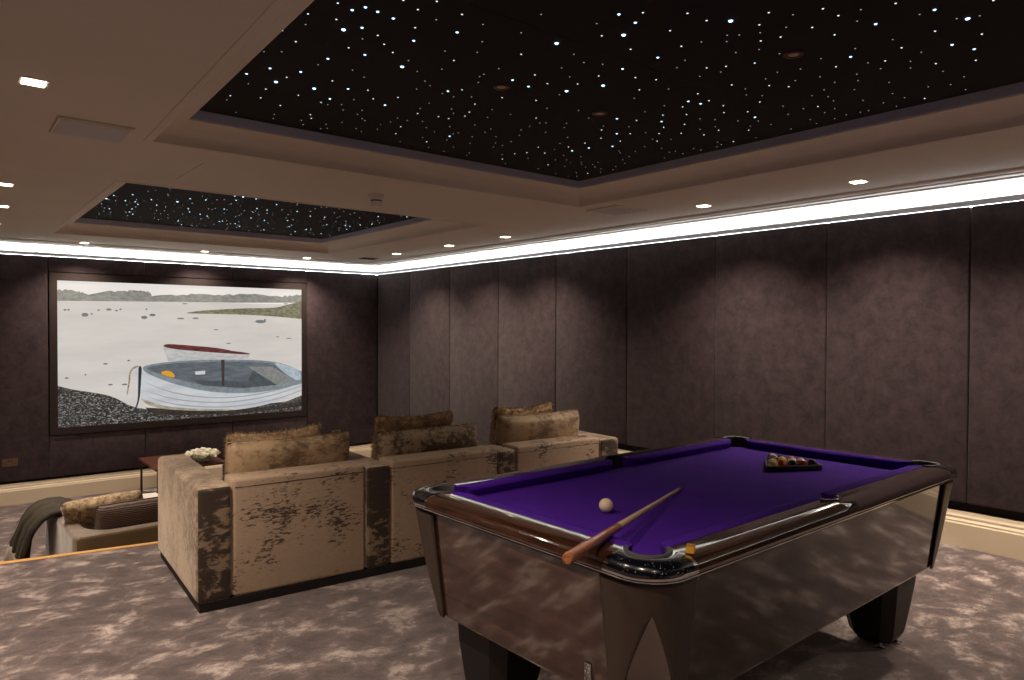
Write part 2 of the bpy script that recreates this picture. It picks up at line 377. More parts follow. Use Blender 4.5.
big = [p for p in dec('''1132,2393,1 1197,2411,2 1224,2360,2 1276,2364,2 1085,2546,1 1115,2640,0 1187,2522,1 1249,2590,3 1297,2528,2 1067,2752,1 1151,2823,1 1088,3011,0 1146,2963,0 1379,2554,1 1348,2624,0 1442,2616,1 1346,2743,1 1434,2769,2 1331,2912,2 1328,3006,0 1475,2968,0 1179,3186,2 1121,3324,2 1265,3342,3 1281,3250,1 1303,3140,2 1173,3454,0 1265,3475,1 1466,3158,1 1444,3315,3 1574,3214,2 1163,3689,1 1170,3767,0 1293,3624,1 1425,3463,1 1658,3170,1 1571,3413,2 1560,3496,1 1670,3346,0 1741,3271,1 1837,3323,2 1417,3682,1 1658,3460,0 1705,3541,0 1787,3482,0 1802,3565,0 1276,3954,0 1605,3734,1 1637,3797,1 1610,3869,0 1473,3934,0 1651,3944,0 1802,3757,0 1749,3852,0 1992,3654,0 2024,3752,0 1790,3926,0 1977,3862,0 1302,2223,1 1399,2155,1 1381,2254,1 1349,2377,2 1480,2283,0 1529,2184,1 1641,2204,0 1755,1996,0 1456,2396,1 1517,2507,2 1606,2327,2 1803,2169,0 1737,2337,0 1981,2156,3 1513,2670,1 1675,2516,0 1787,2440,0 1944,2338,1 2116,2195,0 1611,2706,0 1627,2788,3 1763,2579,1 2215,2234,0 1780,2699,0 1710,2795,0 1974,2531,0 2185,2344,0 1967,2666,0 2151,2487,1 2291,2403,0 2114,2605,2 1804,2880,0 2009,2733,0 2272,2536,1 2386,2448,1 2229,2625,2 2415,2555,3 1827,3171,1 1968,2930,2 2010,2869,1 2038,2983,0 1833,3002,0 2234,2836,1 2394,2759,1 1998,3147,0 2189,3008,1 2008,3253,0 2142,3155,0 2314,3024,0 2523,2819,0 2677,2739,0 2247,3138,1 2045,3339,1 2193,3210,0 2442,3025,0 2270,3211,1 2381,3151,0 2164,3314,1 2228,3308,1 2004,3481,0 2594,2988,1 2818,2801,0 2011,3573,0 2146,3450,0 2699,3023,0 2414,3316,0 2103,3618,1 2227,3540,0 2321,3435,0 2533,3321,0 2682,3223,0 2840,3022,0 2793,2954,0 2671,3132,0 1977,1812,2 2035,1746,1 2166,1645,1 1971,1920,0 2079,1821,2 2272,1637,1 2344,1581,3 2391,1451,1 2459,1531,1 2069,1987,1 2130,1926,3 2239,1783,1 2526,1569,0 2558,1477,0 2448,1666,0 2482,1634,0 2626,1540,1 2424,1771,0 2499,1703,0 2600,1612,1 2261,2005,1 2397,1850,1 2674,1665,0 2627,1745,0 2780,1635,0 2419,1991,2 2534,1936,0 2795,1761,1 2293,2196,0 2403,2178,2 2579,2013,0 2682,1930,1 2732,1864,1 2774,1920,0 2973,1758,0 2385,2308,1 2747,2014,0 2531,2214,1 2627,2171,1 3010,1839,0 2495,2385,3 2960,1987,1 3105,1878,1 3191,1827,1 2676,2315,1 2776,2217,0 2942,2168,1 3213,1981,0 3142,2025,0 3059,1977,0 2754,2415,0 3003,2271,2 3074,2196,1 3292,2043,1 3083,2254,2 2965,2395,0 3054,2346,1 3201,2198,1 3445,2003,0 2968,2528,0 3304,2265,1 3390,2175,1 3597,2061,0 3089,2504,1 3179,2415,1 3508,2206,2 2948,2711,2 3301,2416,0 3377,2372,0 3584,2233,0 3497,2306,0 3054,2661,1 3179,2586,2 3322,2537,1 3701,2225,0 2994,2857,0 3044,2920,1 3118,2774,0 3278,2651,1 3496,2453,0 3642,2320,0 3475,2543,0 3572,2483,1 3707,2371,1 2671,1122,1 2513,1308,1 2626,1224,0 2833,1054,2 2475,1403,0 2612,1300,1 3008,1005,3 2713,1278,0 2793,1245,2 2636,1414,1 3037,1127,1 2770,1393,1 3208,1021,1 2994,1267,0 3235,1136,2 3109,1280,1 2971,1406,0 3355,1095,2 3222,1248,0 3045,1460,2 2967,1551,0 3206,1387,1 3498,1135,1 3295,1319,0 3172,1445,0 3408,1260,1 3110,1556,1 3286,1441,0 3378,1352,0 3016,1671,0 3534,1276,0 3273,1540,0 3176,1664,0 3683,1242,0 3137,1763,0 3362,1576,0 3300,1656,0 3498,1494,0 3752,1321,0 3706,1402,0 3365,1741,0 3474,1646,0 3886,1303,0 3676,1553,0 3403,1822,0 3479,1779,0 3787,1542,0 3877,1483,1 3562,1793,0 3671,1694,0 3792,1646,0 3590,1890,1 3900,1627,0 3567,1957,0 3696,1853,0 3863,1754,0 3719,1919,0 3858,1794,0 3848,1866,0 3781,2035,0 3871,1940,0 3880,2050,0 3873,2200,0 2436,3607,2 2471,3689,0 2313,3587,0 2434,3513,0 2156,3768,1 2270,3912,0 2397,3805,1 2482,3916,0 2327,3739,0 2614,3937,0 2602,3808,0 2628,3661,0 2549,3529,0 2547,3396,0 2660,3437,0 2748,3553,0 2796,3639,0 2817,3571,0 2802,3465,0 2766,3864,0 2797,3935,0 2966,3765,0 3043,3859,1 3015,3689,1 3057,3613,1 3164,3728,0 3021,3457,1 3155,3544,1 2747,3318,0 2682,3224,0 3003,3166,0 3166,3329,1 3250,3383,2 3295,3510,0 3179,3193,1 3284,3262,2 3398,3590,0 3339,3640,0 3523,3741,0 3398,3782,1 3430,3925,0 3629,3954,0 3410,3463,0 3528,3579,0 3581,3627,0 3655,3662,0 3728,3835,0 3814,3798,1 3834,3934,0 2823,3165,0 3172,2918,2 3233,2866,1 3284,2790,0 3362,2753,1 3459,2666,1 3591,2600,1 3172,3048,1 3314,3019,1 3431,2861,0 3489,2872,1 3518,2788,0 3371,3137,2 3488,3189,0 3537,3011,0 3647,2964,0 3578,3127,0 3795,2645,0 3858,2574,1 3884,2434,0 3889,2715,0 3866,2666,0 3812,2838,0 3882,2832,0 3872,2969,0 3770,2999,0 3870,3120,0 3694,3341,0 3783,3403,0 3657,3249,0 3632,3569,0 3701,3615,0 3614,3499,0 3866,3591,0 3781,3629,0 3859,3708,0 3806,3510,0''') if 1.05 < p[0] < 3.94 and p[1] < 4.02]
def far_from(pts, x, y, d): return all((x - a) ** 2 + (y - b) ** 2 > d * d for a, b, _ in pts)
n0 = 0
while n0 < 240:          # the stretch of the panel over and behind the viewer, same density
    x, y = random.uniform(1.12, 3.9), random.uniform(-1.1, 4.0)
    if y > 2.3 - .42 * x + .05: continue
    if far_from(big, x, y, .03): big.append((x, y, random.choice((0, 0, 0, 1)))); n0 += 1
# many fine points towards the far edge
for _ in range(24):
    x, y = random.uniform(1.15, 3.9), random.uniform(2.6, 3.98)
    if far_from(big, x, y, .035): big.append((x, y, 0))
star_panel('large black star-lit ceiling panel over the pool table', TR[0], big, [.05, 2.095])
small = [(x, y, min(k + 1, 3)) for x, y, k in dec('''1219,7362,2 1240,7142,1 1374,7370,1 1506,7502,1 1760,7114,2 2146,6461,2 2272,6490,1 2340,6386,1 2434,6421,2 1345,7979,1 1947,7466,1 2225,7256,1 2229,7831,1 3058,7121,1 3204,7090,1 3120,6359,1 1547,7152,1 2156,6682,1 2300,7501,0 3191,8026,1 1432,7616,0 1472,6650,0 1797,7759,0 1887,8002,0 3828,7223,1 3613,6678,1''')]
for _ in range(430):
    x, y = random.uniform(1.14, 3.92), random.uniform(5.75, 8.8)
    if far_from(small, x, y, .045): small.append((x, y, random.choice((1, 1, 1, 2)) if random.random() < .5 else 0))
star_panel('smaller black star-lit ceiling panel near the cinema screen', TR[1], small, [7.27])
for nm, x, y, lb in (('recessed_spotlight', 2.83, 1.60, 'unlit round spotlight in star panel, nearest to the right wall edge'),
                     ('recessed_spotlight', 2.80, 2.70, 'unlit round spotlight in star panel, middle of the three'),
                     ('recessed_spotlight', 2.13, 2.71, 'unlit round spotlight in star panel, farthest from the right wall')):
    t = thing(nm, lb, 'spotlight', (x, y, ZC + .166), group='unlit spotlights in the star panel')
    bm = bmesh.new(); lathe(bm, [(.022, 0.0), (.040, 0.0), (.040, -.004), (.036, -.007), (.026, -.007), (.022, -.003)], 24); obj('ring', bm, M['bulb_ring'], t, 40)
    bm = bmesh.new(); lathe(bm, [(.0225, -.001), (.0225, -.0035), (.012, -.005)], 20); obj('lamp_glass', bm, M['lamp_off'], t, 40)

# walls: backing board up to the light ledge, then a set-back white strip
def wall(name, pts_lo, pts_hi, label):
    bm = bmesh.new()
    for p in pts_lo: box(bm, *p, mat=0)
    for p in pts_hi: box(bm, *p, mat=1)
    return tag(obj(name, bm, [M['gap'], M['white']]), label, kind='structure')
wr = wall('wall_right', [(XR + .05, YR, ZL, XR + .17, YB + .17, ZT)], [(XR + .17, YR, ZL, XR + .26, YB + .26, ZC)], 'right-hand wall of the room')
wb = wall('wall_back', [(XL, YB + .05, ZL, XR + .05, YB + .17, ZT)], [(XL, YB + .17, ZL, XR + .17, YB + .26, ZC)], 'wall behind the screen')
bm = bmesh.new(); box(bm, XL - .2, YR, ZL, XL, YB + .26, ZC); tag(obj('wall_left', bm, M['suede']), kind='structure')
bm = bmesh.new(); box(bm, XL - .2, YR - .2, ZL, XR + .26, YR, ZC); tag(obj('wall_rear', bm, M['suede']), kind='structure')

def pad(name, parent, a, b, z0, z1, axis):
    bm = bmesh.new()
    g = .004
    if axis == 'R': box(bm, XR, a + g, z0, XR + .05, b - g, z1, .012, 3)
    else: box(bm, a + g, YB, z0, b - g, YB + .05, z1, .012, 3)
    return obj(name, bm, M['suede'], parent, 40)
seamsR = [YR + .01, -.35, .72, 1.802, 2.808, 3.845, 4.903, 5.975, 7.042, 8.127, 9.19, YB - .003]
for a, b in zip(seamsR[:-1], seamsR[1:]):
    pad('padded_panel', wr, a, b, .306 if a < 5.3 else -.33, ZT, 'R')
ZP = -.33
for a, b in ((XL + .01, -.02), (-.02, 1.062), (4.322, XR - .003)):
    pad('padded_panel', wb, a, b, ZP, ZT, 'B')
for a, b in ((1.062, 2.125), (2.125, 3.23), (3.23, 4.322)):
    pad('padded_panel', wb, a, b, 2.158, ZT, 'B'); pad('padded_panel', wb, a, b, ZP, .172, 'B')
# lip that hides the light strips
bm = bmesh.new(); box(bm, XR + .001, YR, ZT + .002, XR + .022, YB + .022, ZT + .04, .002, 1); tag(obj('trim_6', bm, M['lip']), 'pale lip along the top of the right wall panels', kind='structure')
bm = bmesh.new(); box(bm, XL, YB + .001, ZT + .002, XR - .001, YB + .022, ZT + .04, .002, 1); tag(obj('trim_7', bm, M['lip']), 'pale lip along the top of the screen wall panels', kind='structure')
bm = bmesh.new(); box(bm, XR + .06, YR + .05, ZT, XR + .085, YB + .06, ZT + .034)
tag(obj('led_strip', bm, M['cove']), 'cool white light strip glowing behind the lip of the long right wall', 'light strip', 'hidden cove light strips')
bm = bmesh.new(); box(bm, XL + .05, YB + .06, ZT, XR + .04, YB + .085, ZT + .034)
tag(obj('led_strip', bm, M['cove']), 'cool white light strip glowing behind the lip above the screen', 'light strip', 'hidden cove light strips')
# cornice ridges on the ceiling beside the light slot
g = ZC + .0; k_ = ZC - .016
cp = [(.33, ZC + .001), (.325, k_ + .006), (.30, k_), (.262, k_), (.26, g), (.21, g), (.208, k_), (.14, k_), (.138, g), (.088, g), (.086, k_ - .004), (.03, k_ - .004), (.028, g), (-.02, g), (-.02, ZC + .001)]
bm = bmesh.new(); loft(bm, [[(XR - d, YR, z) for d, z in cp], [(XR - d, YB - d, z) for d, z in cp]]); tag(obj('trim_8', bm, M['ceiling']), 'ridged cornice along the right wall', kind='structure')
bm = bmesh.new(); loft(bm, [[(XL, YB - d, z) for d, z in cp], [(XR - d, YB - d, z) for d, z in cp]]); tag(obj('trim_9', bm, M['ceiling']), 'ridged cornice along the screen wall', kind='structure')
# skirtings
def skirt(name, a, b, z0, axis, label):
    h = .243
    pr = [(.05, 0), (-.012, 0), (-.012, h * .66), (-.006, h * .70), (-.006, h * .74), (.004, h * .80), (.004, h * .86), (.012, h * .92), (.016, h), (.05, h)]
    bm = bmesh.new()
    if axis == 'R': loft(bm, [[(XR + d, a, z0 + z) for d, z in pr], [(XR + d, b, z0 + z) for d, z in pr]])
    else: loft(bm, [[(a, YB + d, z0 + z) for d, z in pr], [(b, YB + d, z0 + z) for d, z in pr]])
    return tag(obj(name, bm, M['skirt']), label, kind='structure')
skirt('baseboard_right', YR, 5.31, 0, 'R', 'cream moulded skirting along the right wall')
skirt('baseboard_lower_right', 5.31, YB, ZL, 'R', 'cream skirting of the sunken tier on the right wall')
skirt('baseboard_back', XL, XR, ZL + .0, 'B', 'cream skirting under the screen wall')

# ------------------------------------------------------------------ ceiling fittings
def make_downlight():
    t = thing('ceiling_downlight', '', 'downlight')
    bm = bmesh.new(); h = .052; k = .040
    for a, b in (((-h, -h), (h, -k)), ((-h, k), (h, h)), ((-h, -k), (-k, k)), ((k, -k), (h, k))):
        box(bm, a[0], a[1], -.004, b[0], b[1], .0)
    obj('frame', bm, M['white'], t)
    bm = bmesh.new(); box(bm, -k, -k, -.007, k, k, .0); obj('lens', bm, M['lens'], t)
    return t
def spot(t, watts, size=124):
    l = bpy.data.lights.new('lamp', 'SPOT'); l.energy = watts; l.color = WARM; l.spot_size = math.radians(size); l.spot_blend = 1.0; l.shadow_soft_size = .03
    o = bpy.data.objects.new('lamp', l); COL.objects.link(o); o.parent = t; o.location = (0, 0, -.012)
DL = [(.32, 3.50, 'lit square downlight in the plain ceiling left of the big star panel', 1),
      (4.84, 2.26, 'lit square downlight above the right wall, nearest to the viewer', 1),
      (4.84, 3.50, 'lit square downlight above the right wall, just beyond the pale grille', 1),
      (4.84, 6.08, 'lit square downlight above the right wall, third from the screen corner', 1),
      (4.84, 7.17, 'lit square downlight above the right wall, second from the screen corner', 1),
      (4.84, 8.43, 'lit square downlight above the right wall, nearest to the screen corner', 1),
      (1.39, 9.80, 'lit small downlight above the left end of the screen', .8),
      (2.77, 9.86, 'lit small downlight above the middle of the screen', .8),
      (4.16, 9.80, 'lit small downlight above the right end of the screen', .8),
      (.39, 6.14, 'lit downlight at the left picture edge, first of the three going towards the screen', 1),
      (.44, 7.27, 'lit downlight at the left picture edge, middle of the three', 1),
      (.46, 8.55, 'lit downlight at the left picture edge, closest of the three to the screen', 1)]
proto = None
for x, y, lb, k in DL:
    if proto is None: t = proto = make_downlight()
    else: t = copy_tree(proto)
    t.location = (x, y, ZC); tag(t, lb, 'downlight', 'square ceiling downlights')
    t['watts'] = SPOT_W * k
DL_ADDED = [(4.84, 1.0), (4.84, -.3), (.32, 2.2), (.32, .9), (.32, -.5), (2.4, -1.9), (3.7, -1.9), (-.6, 4.8)]
for x, y in DL_ADDED:         # unseen downlights, added in line with the row to light near carpet and table
    t = copy_tree(proto); t.location = (x, y, ZC); tag(t, 'unseen square downlight added to light the near end of the room', 'downlight', 'added unseen downlights near the viewer')
    t['watts'] = SPOT_W
for t in [o for o in COL.objects if o.get('watts')]:
    spot(t, t['watts']); del t['watts']

t = thing('ceiling_speaker', 'long flush ceiling panel with shadow edge beside the near-left downlight', 'ceiling panel', (.625, 4.15, ZC))
bm = bmesh.new(); box(bm, -.165, -.17, -.012, .165, .17, .0, .002, 1); obj('frame', bm, M['ceiling'], t)
bm = bmesh.new(); box(bm, -.15, -.155, -.014, .15, .155, -.010); obj('grille', bm, M['grille'], t)
t = thing('ceiling_speaker', 'square pale grille in the ceiling by the far corner of big star panel', 'ceiling panel', (4.46, 4.10, ZC))
bm = bmesh.new(); box(bm, -.19, -.17, -.012, .19, .17, .0, .002, 1); obj('frame', bm, M['ceiling'], t)
bm = bmesh.new(); box(bm, -.16, -.14, -.014, .16, .14, -.010); obj('grille', bm, M['grille'], t)
t = thing('smoke_detector', 'white smoke detector on ceiling between the two star panels', 'smoke detector', (2.59, 4.82, ZC)); t.scale = (1.05, 1.05, 1.35)
bm = bmesh.new(); lathe(bm, [(.055, 0), (.055, -.014), (.052, -.018), (.048, -.02)], 28); obj('base', bm, M['plastic'], t, 40)
bm = bmesh.new(); lathe(bm, [(.044, -.018), (.044, -.026), (.038, -.029), (.038, -.036), (.044, -.039), (.042, -.055), (.034, -.064), (.012, -.066)], 28); obj('sensor_head', bm, M['plastic'], t, 40)
bm = bmesh.new(); lathe(bm, [(.039, -.0295), (.0395, -.03), (.0395, -.035), (.039, -.0355)], 28); obj('vent_ring', bm, M['black'], t)
bm = bmesh.new(); box(bm, 4.75, 9.20, ZC - .006, 4.99, 9.38, ZC, .001, 1)
for i in range(5): box(bm, 4.77, 9.22 + i * .032, ZC - .010, 4.97, 9.232 + i * .032, ZC - .005)
tag(obj('ceiling_vent', bm, M['black']), 'small dark slotted vent in ceiling near the corner of the room', 'vent')
bm = bmesh.new(); bmesh.ops.create_cube(bm, size=1.0)
for v in bm.verts: v.co = Vector((1.28 + v.co.x * .010, 4.91 + v.co.y * .66, ZC - .002 + v.co.z * .004))
tag(obj('trim_10', bm, M['white']), 'thin pale joint line in the ceiling', kind='structure')

# ------------------------------------------------------------------ the cinema screen
PIC = json.loads('''{"treeline":[[1.145,1.811],[1.146,1.934],[1.288,1.949],[1.404,1.916],[1.551,1.894],[1.672,1.939],[1.918,1.948],[1.997,1.968],[2.174,1.95],[2.213,1.898],[2.506,1.918],[2.713,1.939],[2.998,1.937],[3.445,1.967],[3.919,1.947],[4.26,1.986],[4.26,1.868],[3.218,1.841],[2.506,1.834],[1.855,1.824]],"sandbar":[[2.608,1.69],[2.853,1.727],[3.407,1.769],[3.838,1.778],[4.001,1.825],[4.26,1.893],[4.259,1.624],[3.919,1.652],[3.445,1.677],[2.997,1.681],[2.677,1.68]],"shingle":[[1.14,0.777],[1.31,0.719],[1.545,0.672],[1.757,0.609],[1.943,0.474],[2.103,0.428],[2.433,0.365],[3.289,0.304],[3.836,0.349],[4.258,0.484],[4.258,0.157],[1.137,0.261]],"keelshadow":[[2.119,0.445],[2.233,0.344],[2.708,0.301],[3.289,0.281],[3.917,0.303],[4.258,0.321],[4.258,0.403],[3.836,0.349],[3.289,0.335],[2.433,0.405]],"farhull":[[2.336,1.234],[2.402,1.04],[3.443,1.048],[3.482,1.113],[2.852,1.163],[2.352,1.226]],"farcover":[[2.352,1.277],[2.572,1.26],[3.069,1.209],[3.179,1.173],[3.482,1.132],[3.474,1.105],[2.852,1.159],[2.342,1.219]],"hull":[[1.999,0.955],[2.024,0.77],[2.046,0.592],[2.168,0.459],[2.399,0.397],[2.849,0.347],[3.289,0.327],[3.716,0.377],[4.082,0.474],[4.258,0.554],[4.259,0.726],[3.836,0.624],[3.366,0.593],[2.85,0.654],[2.434,0.784],[2.137,0.922],[2.079,0.963]],"gunwale":[[2.079,0.971],[2.17,1.007],[2.435,1.039],[2.851,1.051],[3.443,1.04],[3.797,1.007],[4.02,0.949],[4.259,0.84],[4.259,0.66],[3.836,0.58],[3.366,0.554],[2.85,0.617],[2.434,0.748],[2.137,0.89]],"inner":[[2.131,0.973],[2.435,1.014],[2.851,1.025],[3.443,1.013],[3.797,0.976],[4.0,0.881],[4.187,0.725],[3.836,0.656],[3.366,0.636],[2.85,0.695],[2.435,0.821],[2.154,0.936]],"bench":[[3.443,0.939],[3.797,0.928],[4.145,0.714],[3.869,0.658],[3.598,0.836]],"floorshade":[[2.709,0.776],[3.443,0.725],[3.52,0.897],[3.598,0.836],[3.869,0.658],[3.366,0.636],[2.85,0.695]],"transom":[[3.797,0.999],[4.02,0.941],[4.216,0.854],[4.242,0.71],[4.145,0.714],[3.959,0.843]],"buoy":[[2.301,0.884],[2.341,0.919],[2.418,0.916],[2.475,0.874],[2.485,0.815],[2.384,0.845]],"patch":[[2.734,0.894],[2.869,0.901],[2.869,0.852],[2.745,0.849]],"post":[[3.079,1.045],[3.127,1.044],[3.122,0.675],[3.093,0.676]],"bow":[[2.041,0.99],[2.086,0.988],[2.076,0.839],[2.058,0.538],[1.991,0.383],[1.959,0.367],[1.953,0.385],[2.026,0.487],[2.04,0.663],[2.047,0.876]],"ropeleft":[[2.041,1.004],[1.977,0.977],[1.933,0.915],[1.929,0.81],[1.9,0.618],[1.916,0.617],[1.948,0.809],[1.952,0.908],[1.993,0.959],[2.047,0.975]],"plank1":[[2.059,0.698],[2.4,0.553],[2.85,0.47],[3.29,0.451],[3.836,0.52],[4.259,0.636],[4.259,0.623],[3.836,0.504],[3.29,0.435],[2.85,0.455],[2.4,0.539]],"plank2":[[2.052,0.627],[2.4,0.484],[2.849,0.407],[3.289,0.385],[3.836,0.444],[4.259,0.57],[4.258,0.558],[3.836,0.429],[3.289,0.37],[2.849,0.392],[2.4,0.47]],"plank3":[[2.015,0.835],[2.4,0.637],[2.85,0.538],[3.29,0.512],[3.836,0.576],[4.259,0.685],[4.259,0.672],[3.836,0.56],[3.29,0.497],[2.85,0.523],[2.4,0.622]],"hullfoot":[[2.046,0.581],[2.168,0.459],[2.399,0.397],[2.849,0.347],[3.289,0.327],[3.214,0.352],[2.849,0.373],[2.399,0.433],[2.168,0.52]],"birds":[[1.235,1.703,0.0175,0.0105],[1.273,1.704,0.014,0.0105],[1.446,1.646,0.0385,0.0245],[1.52,1.658,0.014,0.0105],[1.595,1.707,0.014,0.0105],[1.707,1.716,0.0315,0.014],[1.793,1.704,0.0175,0.0105],[1.839,1.722,0.014,0.0105],[2.114,1.621,0.0385,0.021],[2.212,1.654,0.0385,0.0175],[2.141,1.728,0.0105,0.014],[3.627,1.581,0.077,0.0245],[3.694,1.598,0.014,0.0245],[2.556,1.612,0.049,0.0105],[2.747,1.618,0.042,0.0105],[3.014,1.462,0.035,0.007],[3.179,1.272,0.035,0.007],[3.878,1.36,0.028,0.007],[4.041,1.339,0.049,0.007],[1.667,1.029,0.028,0.0105],[1.721,0.763,0.028,0.0105],[1.93,1.063,0.0175,0.0105],[1.248,0.866,0.021,0.0105],[1.882,0.759,0.035,0.0105],[1.448,0.899,0.0105,0.0105],[2.609,1.811,0.035,0.007],[4.001,1.845,0.035,0.007]]}''')
t = thing('cinema_screen', 'wide wall screen showing two white rowing boats on a shingle shore', 'screen', (2.69, YB, .18))
ox, oz = 2.69, .18
bm = bmesh.new()
fx0, fx1, fz0, fz1 = 1.072, 4.312, .178, 2.152
px0, px1, pz0, pz1 = 1.153, 4.243, .262, 2.060
for a, b in (((fx0, fz0), (fx1, pz0)), ((fx0, pz1), (fx1, fz1)), ((fx0, pz0), (px0, pz1)), ((px1, pz0), (fx1, pz1))):
    box(bm, a[0] - ox, -.012, a[1] - oz, b[0] - ox, .048, b[1] - oz)
obj('frame', bm, M['frame'], t)
def screen_mat(name, c, c2=None, sc=(1, 1, 1), scale=40, lo=.4, hi=.6, k=1.0):
    q = NT(name)
    if c2 is None: col = lin(*c)
    else: col = q.ramp(q.noise(q.coord(sc), scale, 5, .65), [(lo, lin(*c)), (hi, lin(*c2))])
    if isinstance(col, tuple): q.p.inputs['Emission Color'].default_value = col
    else: q.l.new(col, q.p.inputs['Emission Color'])
    return q.set((.01, .01, .01, 1), Emission_Strength=k * .9, Roughness=.7)
SM = [('water', screen_mat('screen_water', (204, 198, 192), (222, 216, 210), (.25, 1, 1.3), 3, .3, .75)),
      ('sky', screen_mat('screen_sky', (240, 234, 228))),
      ('treeline', screen_mat('screen_trees', (124, 124, 116), (158, 156, 148), (1, 1, 2.5), 14, .35, .65)),
      ('sandbar', screen_mat('screen_sandbar', (92, 90, 66), (140, 136, 110), (1, 1, 3), 18)),
      ('shingle', screen_mat('screen_shingle', (30, 29, 30), (190, 186, 182), (1, 1, 1.7), 42, .5, .72)),
      ('keelshadow', screen_mat('screen_keel_shade', (24, 22, 20), (66, 60, 52), (1, 1, 2), 30)),
      ('farhull', screen_mat('screen_far_hull', (178, 178, 178), (200, 198, 196), (1, 1, 3), 9)),
      ('farcover', screen_mat('screen_maroon', (74, 26, 32), (112, 52, 54), (1, 1, 3), 16)),
      ('hull', screen_mat('screen_hull', (190, 193, 197), (208, 210, 213), (.5, 1, 2), 4)),
      ('gunwale', screen_mat('screen_gunwale', (116, 126, 134), (136, 146, 152), (1, 1, 1), 14)),
      ('inner', screen_mat('screen_boat_inside', (82, 90, 98), (104, 112, 120), (.6, 1, 3), 8)),
      ('bench', screen_mat('screen_bench', (120, 122, 122), (140, 140, 138), (1, 1, 1), 20)),
      ('floorshade', screen_mat('screen_boat_floor', (66, 74, 80), (80, 88, 94), (1, 1, 1), 14)),
      ('transom', screen_mat('screen_transom', (160, 174, 184), (184, 196, 204), (1, 1, 1), 16)),
      ('buoy', screen_mat('screen_buoy', (222, 160, 40))), ('patch', screen_mat('screen_patch', (206, 208, 208))),
      ('post', screen_mat('screen_post', (60, 50, 44))), ('bow', screen_mat('screen_bow', (34, 46, 56))),
      ('ropeleft', screen_mat('screen_rope', (86, 66, 50), (190, 170, 150), (1, 1, 2), 40)),
      ('plank1', screen_mat('screen_plank_line', (158, 162, 166))), ('plank2', None), ('plank3', None),
      ('hullfoot', screen_mat('screen_hull_foot', (150, 142, 122), (186, 180, 164), (.6, 1, 1), 12)),
      ('birds', screen_mat('screen_birds', (112, 118, 120)))]
idx = {}; ml = []
for nme, m_ in SM:
    if m_ is None: idx[nme] = idx['plank1']
    else: idx[nme] = len(ml); ml.append(m_)
bm = bmesh.new()
Y0 = .018
def rect(x0, z0, x1, z1, y, mi):
    f = bm.faces.new([bm.verts.new((x - ox, y, z - oz)) for x, z in ((x0, z0), (x1, z0), (x1, z1), (x0, z1))]); f.material_index = mi
box(bm, px0 - ox, Y0, pz0 - oz, px1 - ox, Y0 + .02, pz1 - oz, mat=idx['water'])
order = ['treeline', 'sandbar', 'shingle', 'keelshadow', 'farhull', 'farcover', 'hull', 'hullfoot', 'plank1', 'plank2', 'plank3', 'gunwale', 'inner', 'floorshade', 'bench', 'transom', 'buoy', 'patch', 'post', 'bow', 'ropeleft']
rect(px0, 1.835, px1, pz1, Y0 - .0003, idx['sky'])
for i, nme in enumerate(order):
    pts = [(min(max(x, px0), px1), min(max(z, pz0), pz1)) for x, z in PIC[nme]]
    cl = []
    for q in pts:
        if not cl or (abs(q[0] - cl[-1][0]) + abs(q[1] - cl[-1][1])) > 1e-4: cl.append(q)
    if nme in ('hull', 'gunwale', 'inner', 'transom', 'buoy', 'farcover', 'sandbar', 'shingle', 'hullfoot', 'ropeleft', 'plank1', 'plank2', 'plank3', 'bow'):
        for _ in range(2):      # round the drawn outline, keeping the points that sit on the picture's edge
            n_ = []
            for a_, b_ in zip(cl, cl[1:] + cl[:1]):
                ea = a_[0] in (px0, px1) or a_[1] in (pz0, pz1); eb = b_[0] in (px0, px1) or b_[1] in (pz0, pz1)
                n_.append(a_ if ea else (a_[0] * .75 + b_[0] * .25, a_[1] * .75 + b_[1] * .25))
                if not eb: n_.append((a_[0] * .25 + b_[0] * .75, a_[1] * .25 + b_[1] * .75))
            cl = n_
    if nme == 'treeline':       # ragged tree tops
        rt = random.Random(2); n_ = []
        for a_, b_ in zip(cl, cl[1:] + cl[:1]):
            n_.append(a_)
            top = min(a_[1], b_[1]) > 1.86 and a_[0] < b_[0]
            if top:
                for q in range(1, 9): n_.append((a_[0] + (b_[0] - a_[0]) * q / 9, a_[1] + (b_[1] - a_[1]) * q / 9 + rt.uniform(-.012, .016)))
        cl = n_
    b2 = bmesh.new()
    f = b2.faces.new([b2.verts.new((x - ox, Y0 - .0006 - .0003 * i, z - oz)) for x, z in cl])
    bmesh.ops.triangulate(b2, faces=[f], ngon_method='EAR_CLIP'); merge(bm, b2, mat=idx[nme])
for x, z, a, b in PIC['birds']:
    f = bm.faces.new([bm.verts.new((x - ox + a * math.cos(q * PI / 5), Y0 - .0075, z - oz + b * math.sin(q * PI / 5))) for q in range(10)]); f.material_index = idx['birds']
me = bpy.data.meshes.new('picture'); bm.to_mesh(me); bm.free()
for m_ in ml: me.materials.append(m_)
po = bpy.data.objects.new('picture', me); COL.objects.link(po); po.parent = t

